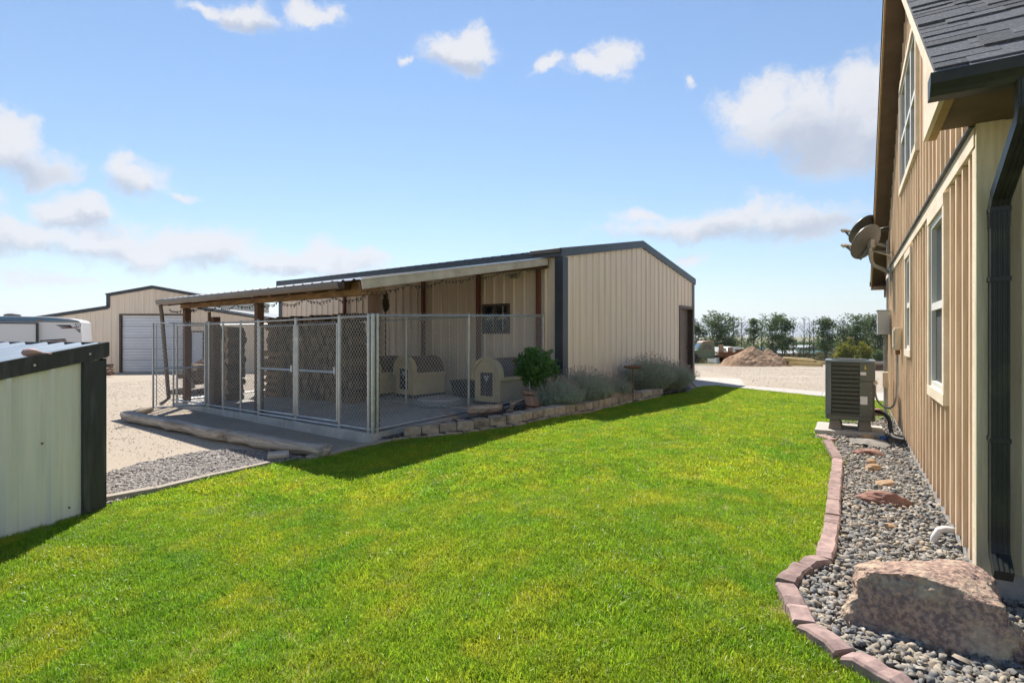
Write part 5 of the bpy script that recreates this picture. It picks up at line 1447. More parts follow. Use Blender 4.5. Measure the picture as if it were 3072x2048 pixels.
def lavender(px0, px1, pybase, ht, label, seed, depth=.5):
    a, b = gp(px0, pybase, .05), gp(px1, pybase - (px1 - px0) * .19, .05)
    # stands on the bed behind the block wall
    c = (a + b) / 2; wd_ = (b - a).length / 2
    ax = (b - a).normalized(); ay = Vector((-ax.y, ax.x, 0)); c = c + ay * .34
    o = empty('lavender', (c.x, c.y, c.z), math.atan2(ax.y, ax.x), label, 'lavender', 'grey-green lavender bushes along the shed')
    r_ = random.Random(seed); V_, F_, H_, G_ = [], [], [], []
    n_ = int(2400 * wd_ / .6)
    for i in range(n_):
        th = r_.random() * 2 * PI; rr_ = r_.random() ** .5
        bx, by = rr_ * math.cos(th) * wd_ * .5, rr_ * math.sin(th) * depth * .5
        lean_ = Vector((rr_ * math.cos(th) * wd_ * .52, rr_ * math.sin(th) * depth * .75, ht * (1 - .45 * rr_ ** 2) * r_.uniform(.62, 1.0)))
        tip = Vector((bx, by, 0)) + lean_; mid_ = Vector((bx, by, 0)) + lean_ * .5 + Vector((r_.uniform(-.02, .02), r_.uniform(-.02, .02), .04))
        # leaves along the stem
        for k in range(7):
            t = r_.uniform(.08, .85); p = (Vector((bx, by, 0)).lerp(mid_, t * 2) if t < .5 else mid_.lerp(tip, t * 2 - 1))
            d = Vector((r_.gauss(0, 1), r_.gauss(0, 1), r_.uniform(.4, 1.6))).normalized() * r_.uniform(.035, .07)
            s = d.cross(Vector((r_.gauss(0, 1), r_.gauss(0, 1), r_.gauss(0, 1)))).normalized() * .0075
            n0 = len(V_); V_ += [p - s, p + s, p + d]; F_.append((n0, n0 + 1, n0 + 2))
        s = Vector((r_.gauss(0, 1), r_.gauss(0, 1), 0)).normalized() * .0022
        n0 = len(V_); V_ += [mid_ - s, mid_ + s, tip]; F_.append((n0, n0 + 1, n0 + 2))
        if r_.random() < .4:
            d = (tip - mid_).normalized() * .05; s = s.normalized() * .007
            n0 = len(H_); H_ += [tip - d * .3, tip + d * .3 + s, tip + d, tip + d * .3 - s]; G_.append((n0, n0 + 1, n0 + 2, n0 + 3))
    tag(link_mesh('foliage', np_mesh('foliage', [tuple(p) for p in V_], F_, mt['lav']), o), kind='stuff')
    tag(link_mesh('flower_heads', np_mesh('flower_heads', [tuple(p) for p in H_], G_, mt['lavhead']), o), kind='stuff')
lavender(1668, 1748, 1240, .66, 'lavender bush beside the barrel planter at the shed corner', 1, .6)
lavender(1735, 1838, 1228, .80, 'tall lavender bush in the middle of the tan gable wall', 2, .6)
lavender(1822, 1900, 1210, .60, 'smaller lavender bush under the rusty bird bath', 3, .5)
lavender(1945, 2020, 1186, 1.0, 'tallest lavender bush just left of the shed door', 4, .65)
lavender(2010, 2078, 1178, .82, 'lavender bush directly in front of the shed door', 6, .6)
bb_ = gp(1870, 1212, .05); bb_ = bb_ + dG * .45
bath = empty('bird_bath', (bb_.x, bb_.y, bb_.z), 0, 'small rusty bird bath dish on a thin stand above the lavender', 'bird bath')
MB().lathe([(.0001, .70), (.10, .705), (.19, .735), (.20, .76), (.18, .755), (.09, .725), (.0001, .72)], 22).build('dish', mt['rust'], bath, smooth=True)
MB().tube([(0, 0, 0), (0, 0, .71)], .012, 6).build('stand', mt['rust'], bath)

# ------------------------------------------------------------------ edging blocks, stones and the boulder by the house
NAMES = ['beside the equipment pad', 'second from the equipment pad', 'third from the equipment pad', 'fourth from the equipment pad', 'fifth from the equipment pad', 'sixth from the equipment pad', 'the very short one above the bend', 'the short one below the shortest', 'the long one leading into the bend', 'first in the bend', 'at the outer corner of the bend', 'just after the corner of the bend', 'wedged before the boulder', 'the long one left of the boulder', 'the longest one in front of the boulder', 'at the bottom edge of the picture']
edg = []
for (a, b), nm in zip(ENDS, NAMES):
    p, q = gp(2300 + a[0] * .4898, 1280 + a[1] * .4898, .06), gp(2300 + b[0] * .4898, 1280 + b[1] * .4898, .06)
    d = q - p; L = d.length; w_ = .052
    mb = MB(); n_ = max(3, int(L / .05))
    for i in range(n_ + 1):
        t = i / n_; x = L * t * .985 + .004
        wl2 = w_ * (1 + jit(.11)); hz = jit(.006) - (.012 if i in (0, n_) else 0)
        mb.v += [(x, -wl2 * 1.06, -.14), (x, -wl2, -.012 + hz), (x, -wl2 + .01, hz), (x, wl2 - .01, hz + jit(.003)), (x, wl2, -.012 + hz), (x, wl2 * 1.06, -.14)]
    for i in range(n_):
        for k in range(5):
            m0 = i * 6 + k; mb.f.append((m0, m0 + 6, m0 + 7, m0 + 1))
    mb.f.append((0, 1, 2, 3, 4, 5)); mb.f.append(tuple(n_ * 6 + k for k in (5, 4, 3, 2, 1, 0)))
    o = mb.build('edging_block', mt['paver']); o.location = p; o.rotation_euler = d.to_track_quat('X', 'Z').to_euler()
    tag(o, 'mauve stone edging block of the pebble bed, ' + nm, 'edging block', 'stone edging blocks round the pebble bed')
def rock(name, c, size, mat, label, seed, cat='stone', sub=3, rz_=0.0, amp=.35, flat=0.0, cutf=None):
    bm = bmesh.new(); bmesh.ops.create_icosphere(bm, subdivisions=sub, radius=1)
    off = Vector((seed * 3.7, seed * 1.3, seed * 2.1))
    for v_ in bm.verts:
        p = v_.co.copy()
        n_ = noise.noise(p * 1.1 + off) * amp + noise.noise(p * 2.6 + off) * amp * .45 + noise.noise(p * 7 + off) * amp * .16 + noise.noise(p * 16 + off) * amp * .09 - abs(noise.noise(p * 5 + off)) * amp * .22 + noise.noise(p * 34 + off) * amp * .07
        # facet: pull toward a few random planes
        q = p * (1 + n_)
        for k in range(5):
            rr_ = random.Random(seed * 31 + k); nn = Vector((rr_.gauss(0, 1), rr_.gauss(0, 1), rr_.gauss(0, 1))).normalized()
            dd = q.dot(nn)
            if dd > .72: q -= nn * (dd - .72) * .85
        if cutf: q = cutf(q)
        v_.co = Vector((q.x * size[0], q.y * size[1], q.z * size[2]))
    me_ = bpy.data.meshes.new(name); bm.to_mesh(me_); bm.free(); me_.materials.append(mat)
    o = link_mesh(name, me_, None, c, (0, 0, rz_))
    return tag(o, label, cat)
def st(ax, ay, dz=.0): return gp(2300 + ax * .4898, 1280 + ay * .4898, dz)
rock('flat_stone', st(628, 100, .02), (.27, .24, .055), mt['slate'], 'broad flat grey stepping stone nearest the equipment pad', 3, rz_=.3, sub=4)
rock('flat_stone', st(640, 165, .02), (.17, .10, .06), mt['redstone'], 'flat dark red stone behind the small ochre stones', 4, rz_=-.6, sub=4)
rock('small_stone', st(640, 215, .06), (.06, .055, .045), mt['tanstone'], 'small ochre stone lying on another one', 5)
rock('small_stone', st(648, 255, .02), (.09, .07, .05), mt['tanstone'], 'small ochre stone carrying another on top', 6)
rock('small_stone', st(730, 350, .025), (.09, .075, .05), mt['tanstone'], 'rounded pale orange stone behind the wide red stone', 7)
rock('flat_stone', st(712, 445, .03), (.19, .12, .075), mt['redstone'], 'wide reddish stone in the middle of the pebble bed', 8, rz_=-.7, sub=4)
rock('small_stone', st(740, 610, .01), (.07, .05, .03), mt['tanstone'], 'small brown stone half sunk in the pebbles', 9)
rock('small_stone', hp(-.42, 5.18, .04), (.10, .07, .05), mt['tanstone'], 'ochre stone beside the foot of the air conditioner', 10)
rock('small_stone', gp(2632, 1240, .05), (.11, .10, .10), mt['redstone'], 'reddish stone behind the air conditioner by the wall', 12)
tag(rock('valve_cap', hp(-.22, 5.15, .05), (.05, .05, .045), mt['blue'], 'round blue plastic cap by the foot of the wall', 11, 'cap', amp=.05), None)
def bcut(q):
    # sheer dark face towards the front, sloping top
    nn = Vector((-.42, -.78, .30)).normalized()
    dd = q.dot(nn)
    if dd > .55 + .06 * noise.noise(q * 3): q = q - nn * (dd - .55 - .06 * noise.noise(q * 3)) * .9
    n2 = Vector((-.10, .25, .95)).normalized(); dd = q.dot(n2)
    if dd > .72: q = q - n2 * (dd - .72) * .6
    return q
bo = rock('boulder', Vector((2.08, 2.69, .02)), (.35, .37, .37), mt['boulder'], 'large rusty-pink boulder with a dark sheer face in the pebble bed', 21, 'boulder', sub=6, rz_=-.1, amp=.34, cutf=bcut)
# ------------------------------------------------------------------ the yard beyond: earth heap, old truck, timbers
MYd = 39.0; mc = at(2268, 1007, MYd); mg = g(mc.x, MYd)
bm = bmesh.new()
n_ = 56; rx_, ry_ = 2.75, 2.2
grid = {}
for i in range(n_ + 1):
    for j in range(n_ + 1):
        u, v = -1 + 2 * i / n_, -1 + 2 * j / n_
        r1 = math.hypot((u + .10) * 1.0, v); r2 = math.hypot((u - .30) * 1.3, v * 1.1)
        h = max(1.50 * (1 - r1 * 1.02), 1.28 * (1 - r2 * 1.15), 0) 
        h = h - .10 * max(0, .25 - r1)
        edge = ss((1 - math.hypot(u, v)) * 4)
        P = Vector((u * 3, v * 3, 7))
        h += edge * (.16 * noise.noise(P * 1.1) + .09 * noise.noise(P * 3.1) + .045 * noise.noise(P * 7))
        grid[i, j] = bm.verts.new((u * rx_, v * ry_, h * edge - .06))
for i in range(n_):
    for j in range(n_): bm.faces.new((grid[i, j], grid[i + 1, j], grid[i + 1, j + 1], grid[i, j + 1]))
me = bpy.data.meshes.new('earth_heap'); bm.to_mesh(me); bm.free(); me.materials.append(mt['sandpile'])
tag(link_mesh('earth_heap', me, None, (mc.x, MYd, mg)), 'heap of brown earth in front of the old flatbed truck', 'earth heap')
# old truck, nose hidden behind the shed
TY = 44.0; tx = at(2116, 1007, TY).x; tg = g(tx, TY)
tr = empty('old_truck', (tx, TY, tg), R(-4), 'rusty green vintage flatbed truck parked behind the earth heap', 'truck')
def outl(pts, y0, y1): return MB().prism([(x, y0, z) for x, z in pts], (0, y1 - y0, 0))
cab = outl([(-.62, .52), (.52, .52), (.55, 1.05), (.50, 1.62), (.40, 1.80), (.15, 1.86), (-.32, 1.84), (-.48, 1.72), (-.80, 1.18), (-1.75, 1.06), (-1.85, .7), (-.8, .6)], -.75, .75).build('cab', mt['truckgreen'], tr, bevel=.06)
outl([(.50, 1.66), (.40, 1.82), (.15, 1.885), (-.32, 1.865), (-.50, 1.74), (-.30, 1.80), (.14, 1.82), (.34, 1.76)], -.78, .78).build('cab_roof', mt['truckroof'], tr, bevel=.02)
door = outl([(-.52, .6), (.30, .6), (.32, 1.18), (-.54, 1.18)], -.775, -.751).build('door', mt['truckgreen'], tr)
outl([(-.42, 1.24), (.26, 1.24), (.24, 1.52), (.10, 1.62), (-.22, 1.62)], -.766, -.752).build('side_window', mt['glass'], tr)
MB().prism([(-.78, -.62, 1.22), (-.78, .62, 1.22), (-.52, .60, 1.66), (-.52, -.60, 1.66)], (-.03, 0, .015)).build('windscreen', mt['glass'], tr)
fn_ = MB(); arc = [(-1.35 + .62 * math.cos(a), .42 + .55 * math.sin(a)) for a in [PI * k / 10 for k in range(11)]] + [(-1.35 + .46 * math.cos(a), .42 + .42 * math.sin(a)) for a in [PI * (10 - k) / 10 for k in range(11)]]
outl(arc, -.98, -.70).build('front_wing', mt['rvblack'], tr)
for x in (-1.35, 1.75, 2.6):
    for y0 in (-.96, .72):
        w_ = MB().tube([(x, y0, .40), (x, y0 + .24, .40)], .40, 22).build('wheel', mt['tyre'], tr)
        MB().tube([(x, y0 - .01, .40), (x, y0 - .001, .40)], .20, 14).build('hub', mt['rust'], w_)
MB().box(.62, 4.6, -.45, .45, .55, .72).build('chassis', mt['rust'], tr)
MB().box(.75, 4.8, -1.05, 1.05, .86, 1.0).build('flatbed', mt['pallet'], tr)
MB().box(.72, 4.8, -1.07, -1.051, .62, 1.02).build('bed_side', mt['rust'], tr)
MB().box(-.5, .5, -.95, -.76, .50, .56).build('running_board', mt['truckgreen'], tr)
for i, (x, s) in enumerate(((1.02, .30), (1.72, .27), (2.4, .2), (2.8, .22), (3.2, .18))):
    nm = ('tall upright tree round standing next to the truck cab', 'shorter upright tree round on the truck bed', 'log lying on the middle of the truck bed', 'second log lying on the truck bed', 'log lying at the rear of the truck bed')[i]
    base = Vector((tx, TY, tg)) + Matrix.Rotation(R(-4), 3, 'Z') @ Vector((x, -.7, 1.0))
    mb = MB()
    if i < 2: mb.tube([(0, 0, 0), (.01, 0, s * 1.0), (0, 0, s * (1.9 if i == 0 else 1.45))], [.20, .19, .19], 9)
    else: mb.tube([(-.25, 0, s * .6), (.3, .05, s * .6)], s * .6, 8)
    tag(mb.build('tree_round', mt['logend'] if i < 2 else mt['log'], None, loc=base), nm, 'log', 'logs loaded on the old truck')
# white tarp load and pale canopies seen over the truck bed
for (px0, px1, pt, pb_, Y, lab, m_) in ((2150, 2185, 1041, 1056, 62, 'pale blue low vehicle roof behind the truck cab', 'palegreenroof'), (2176, 2246, 1040, 1056, 66, 'white tarped stack between the truck and the earth heap', 'white')):
    a, b = at(px0, pb_, Y), at(px1, pt, Y); gz_ = g(a.x, Y)
    mb = MB(); wv_ = b.x - a.x; hz = b.z - gz_
    mb.prism([(0, 0, 0), (wv_, 0, 0), (wv_ * 1.02, 0, hz * .55), (wv_ * .8, 0, hz * .95), (wv_ * .3, 0, hz), (-.02 * wv_, 0, hz * .6)], (0, 3.0, 0))
    tag(mb.build('tarped_stack', mt[m_], None, bevel=.08, loc=(a.x, Y, gz_)), lab, 'tarp')
# squared timbers by the heap
def timber(px0, py0, px1, py1, Y0, Y1, w_, label, mat='newlumber'):
    a, b = at(px0, py0, Y0), at(px1, py1, Y1)
    c = (a + b) / 2; d = b - a; L = d.length
    o = MB().box(-L / 2, L / 2, -w_, w_, -w_, w_).build('timber', mt[mat], None, bevel=.02, loc=c); o.rotation_euler = d.to_track_quat('X', 'Z').to_euler()
    tag(o, label, 'timber', 'squared timbers stacked beside the earth heap')
timber(2345, 1077, 2446, 1085, 38.5, 35.5, .12, 'upper front yellow timber beside the earth heap')
timber(2352, 1074, 2438, 1080, 39.2, 36.6, .11, 'upper rear yellow timber beside the earth heap')
timber(2370, 1091, 2465, 1094, 37.5, 35.0, .12, 'lowest yellow timber beside the earth heap')
timber(2446, 1087, 2500, 1091, 37.5, 36.2, .11, 'pale timber end running behind the air conditioner')
for k in range(3):
    a = at(2626, 1101 - k * 8, 27.5)
    tag(MB().box(-.1, 1.5, -.12, .12, -.075, .075).build('old_sleeper', mt['log'] if k != 2 else mt['edging'], None, bevel=.02, loc=(a.x, 27.5 + jit(.05), g(a.x, 27.5) + .08 + k * .152), rot=(0, 0, R(jit(3)))), ('bottom sleeper of the dark pile by the porch', 'middle sleeper of the dark pile by the porch', 'pale top sleeper of the pile by the porch')[k], 'sleeper')

# ------------------------------------------------------------------ far buildings
def barn(name, px0, pxr, px1, pye, pyr, Y, depth, wall, roof_, label, ang=0.0, cat='barn'):
    a, b = at(px0, pye, Y), at(px1, pye, Y); gz_ = g(0, Y); r_ = at(pxr, pyr, Y)
    o = empty(name, (a.x, Y, gz_), R(ang), label, cat)
    w_ = b.x - a.x; he = a.z - gz_; hr = r_.z - gz_
    return o, w_, he, hr
bY = 158; bg_ = g(0, bY)
a = at(2303, 1043, bY); b = at(2472, 1044, bY); pk_ = at(2446, 1036.5, bY); ve = at(2420, 1044, bY)
gb = empty('green_barn', (a.x, bY, bg_), 0, 'long dark teal metal barn with pale roof below the tree line', 'barn')
X = lambda p: p.x - a.x
Zb = lambda p: p.z - bg_
MB().box(0, X(ve), .1, 9, 0, Zb(a)).build('long_wall', mt['teal'], gb)
MB().prism([(X(ve), 0, 0), (X(b), 3.2, 0), (X(b), 3.2, Zb(b)), (X(pk_), 1.6, Zb(pk_)), (X(ve), 0, Zb(ve))], (0, 9, 0)).build('gable_wall', mt['teal'], gb)
MB().hexa([(-.4, -.5, Zb(a) - .05), (X(ve) + .1, -.5, Zb(a) - .05), (X(pk_) + .2, 1.6, Zb(pk_) - .02), (X(pk_) - 11.5, 1.6, Zb(pk_) - .02)], [(-.4, -.5, Zb(a) + .12), (X(ve) + .1, -.5, Zb(a) + .12), (X(pk_) + .2, 1.6, Zb(pk_) + .15), (X(pk_) - 11.5, 1.6, Zb(pk_) + .15)]).build('roof', mt['palegreenroof'], gb)
MB().hexa([(X(pk_) + .2, 1.6, Zb(pk_)), (X(b) + .2, 3.3, Zb(b) - .05), (X(b) + .2, 12, Zb(b) - .05), (X(pk_) + .2, 12, Zb(pk_))], [(X(pk_) + .2, 1.6, Zb(pk_) + .15), (X(b) + .2, 3.3, Zb(b) + .1), (X(b) + .2, 12, Zb(b) + .1), (X(pk_) + .2, 12, Zb(pk_) + .15)]).build('roof', mt['tealroof'], gb)
MB().hexa([(-1, -2.6, Zb(a) - .75), (X(ve) - 2, -2.6, Zb(a) - .75), (X(ve) - 2, 0, Zb(a) - .3), (-1, 0, Zb(a) - .3)], [(-1, -2.6, Zb(a) - .65), (X(ve) - 2, -2.6, Zb(a) - .65), (X(ve) - 2, 0, Zb(a) - .2), (-1, 0, Zb(a) - .2)]).build('lean_roof', mt['tealroof'], gb)
def far_shed(px0, px1, pye, Y, hroof, wall, rf, label, dep=4.0):
    a, b = at(px0, pye, Y), at(px1, pye, Y); gz_ = g(0, Y); o = empty('far_shed', (a.x, Y, gz_), 0, label, 'shed')
    w_ = b.x - a.x; h_ = a.z - gz_
    MB().box(0, w_, 0, dep, 0, h_).build('wall', mt[wall], o)
    MB().box(w_ * .15, w_ * .35, -.03, -.001, h_ * .3, h_ * .7).build('window', mt['black'], o)
    MB().prism([(-.2, -.3, h_ - .1), (-.2, dep / 2, h_ + hroof), (-.2, dep + .3, h_ - .1), (-.2, dep + .3, h_ + .02), (-.2, dep / 2, h_ + hroof + .12), (-.2, -.3, h_ + .02)], (w_ + .4, 0, 0)).build('roof', mt[rf], o)
far_shed(2338, 2396, 1060, 128, .6, 'redbarn', 'palegreenroof', 'dull red far shed with a pale roof in front of the teal barn')
far_shed(2398, 2444, 1060, 132, .4, 'black', 'tealroof', 'dark open-fronted far shed right of the dull red one')  # shade inside the open front put in as solid black walls
far_shed(2436, 2490, 1058, 136, .35, 'teal', 'tealroof', 'teal far shed at the right end of the barn yard')
far_shed(2296, 2326, 1052, 126, .3, 'teal', 'tealroof', 'small teal far shed peeping out right of the earth heap')
# little white caravan far away
cY = 112; ca, cb = at(2548, 1073, cY), at(2594, 1061, cY); cg = g(0, cY)
cv = empty('far_caravan', (ca.x, cY, cg), 0, 'tiny white caravan seen above the air conditioner', 'caravan')
w_ = cb.x - ca.x; h_ = cb.z - cg
MB().prism([(0, 0, h_ - 1.6), (w_, 0, h_ - 1.6), (w_, 0, h_ - .25), (w_ - .5, 0, h_), (.3, 0, h_ + .08), (0, 0, h_ - .3)], (0, 2, 0)).build('body', mt['rvwhite'], cv, bevel=.05)
MB().box(.3, 1.0, -.03, -.001, h_ - .75, h_ - .4).build('window', mt['glass'], cv); MB().box(1.6, 1.95, -.03, -.001, h_ - .5, h_ - .2).build('window', mt['glass'], cv)
for x in (.7, w_ - .7): MB().tube([(x, 0, h_ - 1.75), (x, .2, h_ - 1.75)], .3, 12).build('wheel', mt['tyre'], cv)

# ------------------------------------------------------------------ trees of the windbreak
def far_tree(px, pytop, Y, wpx, leafy, label, seed, mat='leafA', low=0.35, kind='tree'):
    r_ = random.Random(seed); c = at(px, CY, Y); gz_ = g(0, Y); H = at(px, pytop, Y).z - gz_; wd_ = wpx / F * Y / 2 * 1.15
    o = empty('poplar_tree' if leafy else 'bare_tree', (c.x, Y, gz_), 0, label, 'tree', 'windbreak trees on the skyline')
    mb = MB(); tips = []
    nt = 2 if wd_ > 2.0 else 1
    for k in range(nt):
        bx = (k - (nt - 1) / 2) * wd_ * .35
        top = Vector((bx * 1.4 + r_.uniform(-.3, .3), r_.uniform(-.3, .3), H * (.97 if k == 0 else .86)))
        base = Vector((bx * .4, 0, -.2)); m1 = base.lerp(top, .5) + Vector((r_.uniform(-.25, .25), 0, 0))
        path = smooth_path([base, m1, top], 6)
        mb.tube(path, [max(.025, .017 * H * (1 - i / len(path))) for i in range(len(path))], 6)
        nb = 22 if leafy else 30
        for b in range(nb):
            t = r_.uniform(low * .8, .97); p = path[int(t * (len(path) - 1))]
            a = r_.random() * 2 * PI; rise = r_.uniform(.5, 1.4) if leafy else r_.uniform(1.4, 3.2)
            ln_ = wd_ * (1.12 - .7 * abs(t - .62) / .5) * r_.uniform(.55, 1.0) * (1 if leafy else .8)
            tip = p + Vector((math.cos(a) * ln_, math.sin(a) * ln_ * .8, ln_ * rise * .7))
            if tip.z > H * 1.02: tip.z = H * 1.02
            md_ = p.lerp(tip, .5) + Vector((0, 0, -.08 * ln_))
            mb.tube([p, md_, tip], [.045, .028, .009], 4, caps=False)
            tips.append((md_, ln_)); tips.append((tip, ln_))
            if not leafy or r_.random() < .5:
                for q in range(4 if not leafy else 2):
                    e_ = md_ + Vector((r_.uniform(-1, 1), r_.uniform(-1, 1), r_.uniform(.4, 1.4))) * ln_ * .45
                    mb.tube([md_.lerp(tip, r_.random()), e_], [.018, .006], 3, caps=False); tips.append((e_, ln_ * .6))
    mb.build('trunk', mt['bark'], o)
    if leafy:
        rr_ = np.random.default_rng(seed); C_ = []
        for p, l in tips:
            k = int(24 * leafy)
            C_.append(np.array(p) + rr_.normal(size=(k, 3)) * np.array([.34, .34, .26]) * (wd_ * .36 + .2))
        C_ = np.concatenate(C_); n_ = len(C_)
        C_[:, 2] = np.minimum(C_[:, 2], H * 1.03)
        it = iter(range(n_)); 
        v, f = leaf_cloud(n_, lambda q: C_[next(it)], .32, .1, seed, 1.5)
        link_mesh('crown', np_mesh('crown', v, f, mt[mat]), o)
T = [(2092, 958, 118, 52, 1.0, 'leafy poplar just right of the shed door corner'), (2140, 950, 121, 60, 1.1, 'broad leafy poplar left part of the tallest clump above the truck'), (2168, 938, 117, 66, 1.1, 'tallest leafy poplar above the old truck'),
     (2196, 952, 119, 44, .8, 'leafy poplar on the right side of the tall clump'), (2222, 950, 120, 44, 0, 'bare tree left of the earth heap peak'), (2257, 962, 118, 42, 1.0, 'slim leafy poplar above the earth heap'),
     (2287, 950, 122, 40, .35, 'half-bare poplar right of the slim one'), (2322, 945, 117, 56, .9, 'leafy poplar with an open crown above the barn roof'), (2350, 943, 120, 50, 1.0, 'leafy poplar paired with the open-crowned one'),
     (2380, 952, 119, 34, 0.12, 'nearly bare tree above the middle of the barn'), (2408, 950, 122, 34, 0, 'bare tree above the right half of the barn'), (2424, 952, 118, 30, 0, 'bare tree just left of the barn gable'), (2441, 956, 121, 30, 0, 'thin bare tree above the barn gable'),
     (2479, 955, 117, 56, 1.0, 'round-crowned leafy poplar standing alone right of the barn'), (2538, 947, 119, 66, .95, 'leafy poplar above the yellow bush'), (2572, 948, 116, 50, .85, 'tall leafy poplar right behind the yellow bush'), (2602, 946, 120, 48, .85, 'leafy poplar second from the house wall'), (2638, 944, 117, 50, .85, 'leafy poplar touching the house wall in view')]
for i, (px, pt, Y, w_, lf, lab) in enumerate(T): far_tree(px, pt, Y, w_, lf, lab, 100 + i, low=.25 if i < 4 else .42)
def bush(px, pyt, Y, wpx, label, mat, seed, n_=1600, sz=.3, name='bush'):
    c = at(px, CY, Y); gz_ = g(0, Y); H = at(px, pyt, Y).z - gz_; wd_ = wpx / F * Y / 2
    o = empty(name, (c.x, Y, gz_), 0, label, 'bush')
    def fn(r_):
        while True:
            p = r_.uniform(-1, 1, 3); p[2] = abs(p[2])
            rr_ = (p ** 2).sum() ** .5
            if rr_ < .78 + .4 * noise.noise(Vector(p * 2.2) + Vector((seed, 0, 0))) and rr_ > .35: return p * np.array([wd_, wd_ * .8, H])
    v, f = leaf_cloud(n_, fn, sz, .1, seed, 1.5)
    link_mesh('foliage', np_mesh('foliage', v, f, mt[mat]), o)
    mb = MB()
    for k in range(7): mb.tube([(jit(.3), jit(.3), -.2), (jit(wd_ * .4), jit(wd_ * .3), H * .5)], [.08, .03], 5)
    mb.build('stems', mt['bark'], o)
bush(2536, 1010, 104, 96, 'yellow-green autumn bush left of the far caravan', 'leafY', 11, 2600, .34)
bush(2590, 1022, 101, 72, 'yellow-green autumn bush right above the far caravan', 'leafY', 12, 2000, .34)
bush(2634, 1036, 108, 50, 'grey-green bush between the yellow one and the house', 'leafA', 13, 900, .3)
# low scrub under the windbreak: one continuous mass
r_ = np.random.default_rng(3); n_ = 16000
Cx = r_.uniform(36, 96, n_); Cy_ = r_.uniform(122, 150, n_)
Cz = np.array([g(0, y) for y in Cy_]) + np.abs(r_.normal(size=n_)) * (1.7 + 1.3 * np.array([noise.noise(Vector((x * .13, y * .1, 2))) for x, y in zip(Cx, Cy_)]))
C_ = np.stack([Cx, Cy_, Cz], -1); it = iter(range(n_))
v, f = leaf_cloud(n_, lambda q: C_[next(it)], .55, .1, 9, 1.8)
tag(link_mesh('scrub', np_mesh('scrub', v, f, mt['brush'])), 'low dry scrub growing under the windbreak trees', 'scrub', kind='stuff')
n_ = 14000
Cx = r_.uniform(44, 128, n_); Cy_ = r_.uniform(165, 192, n_)
Hh = np.array([5.2 + 3.4 * noise.noise(Vector((x * .09, y * .05, 4))) + 1.6 * noise.noise(Vector((x * .35, y * .1, 9))) for x, y in zip(Cx, Cy_)])
Cz = -6.6 + r_.random(n_) ** .7 * np.clip(Hh, .6, 8)
C2 = np.stack([Cx, Cy_, Cz], -1); it = iter(range(n_))
v, f = leaf_cloud(n_, lambda q: C2[next(it)], .8, .1, 10, 1.5)
tag(link_mesh('far_wood', np_mesh('far_wood', v, f, mt['leafA'])), 'low dark belt of far-off woodland behind the windbreak', 'woodland', kind='stuff')
# ------------------------------------------------------------------ the air itself: thin even haze that fades the hills
hz = MB().box(-9500, 9500, -320, 16500, -9.5, 480).build('haze', mt['white'])
hz.data.materials.clear()
hmt = bpy.data.materials.new('thin_air'); hmt.use_nodes = True
hn = hmt.node_tree; hn.nodes.clear()
ho = hn.nodes.new('ShaderNodeOutputMaterial'); hv = hn.nodes.new('ShaderNodeVolumePrincipled')
hv.inputs['Color'].default_value = (0.86, 0.92, 1.0, 1); hv.inputs['Density'].default_value = 0.00010; hv.inputs['Anisotropy'].default_value = 0.2
hn.links.new(hv.outputs[0], ho.inputs['Volume'])
hz.data.materials.append(hmt)
tag(hz, kind='stuff')
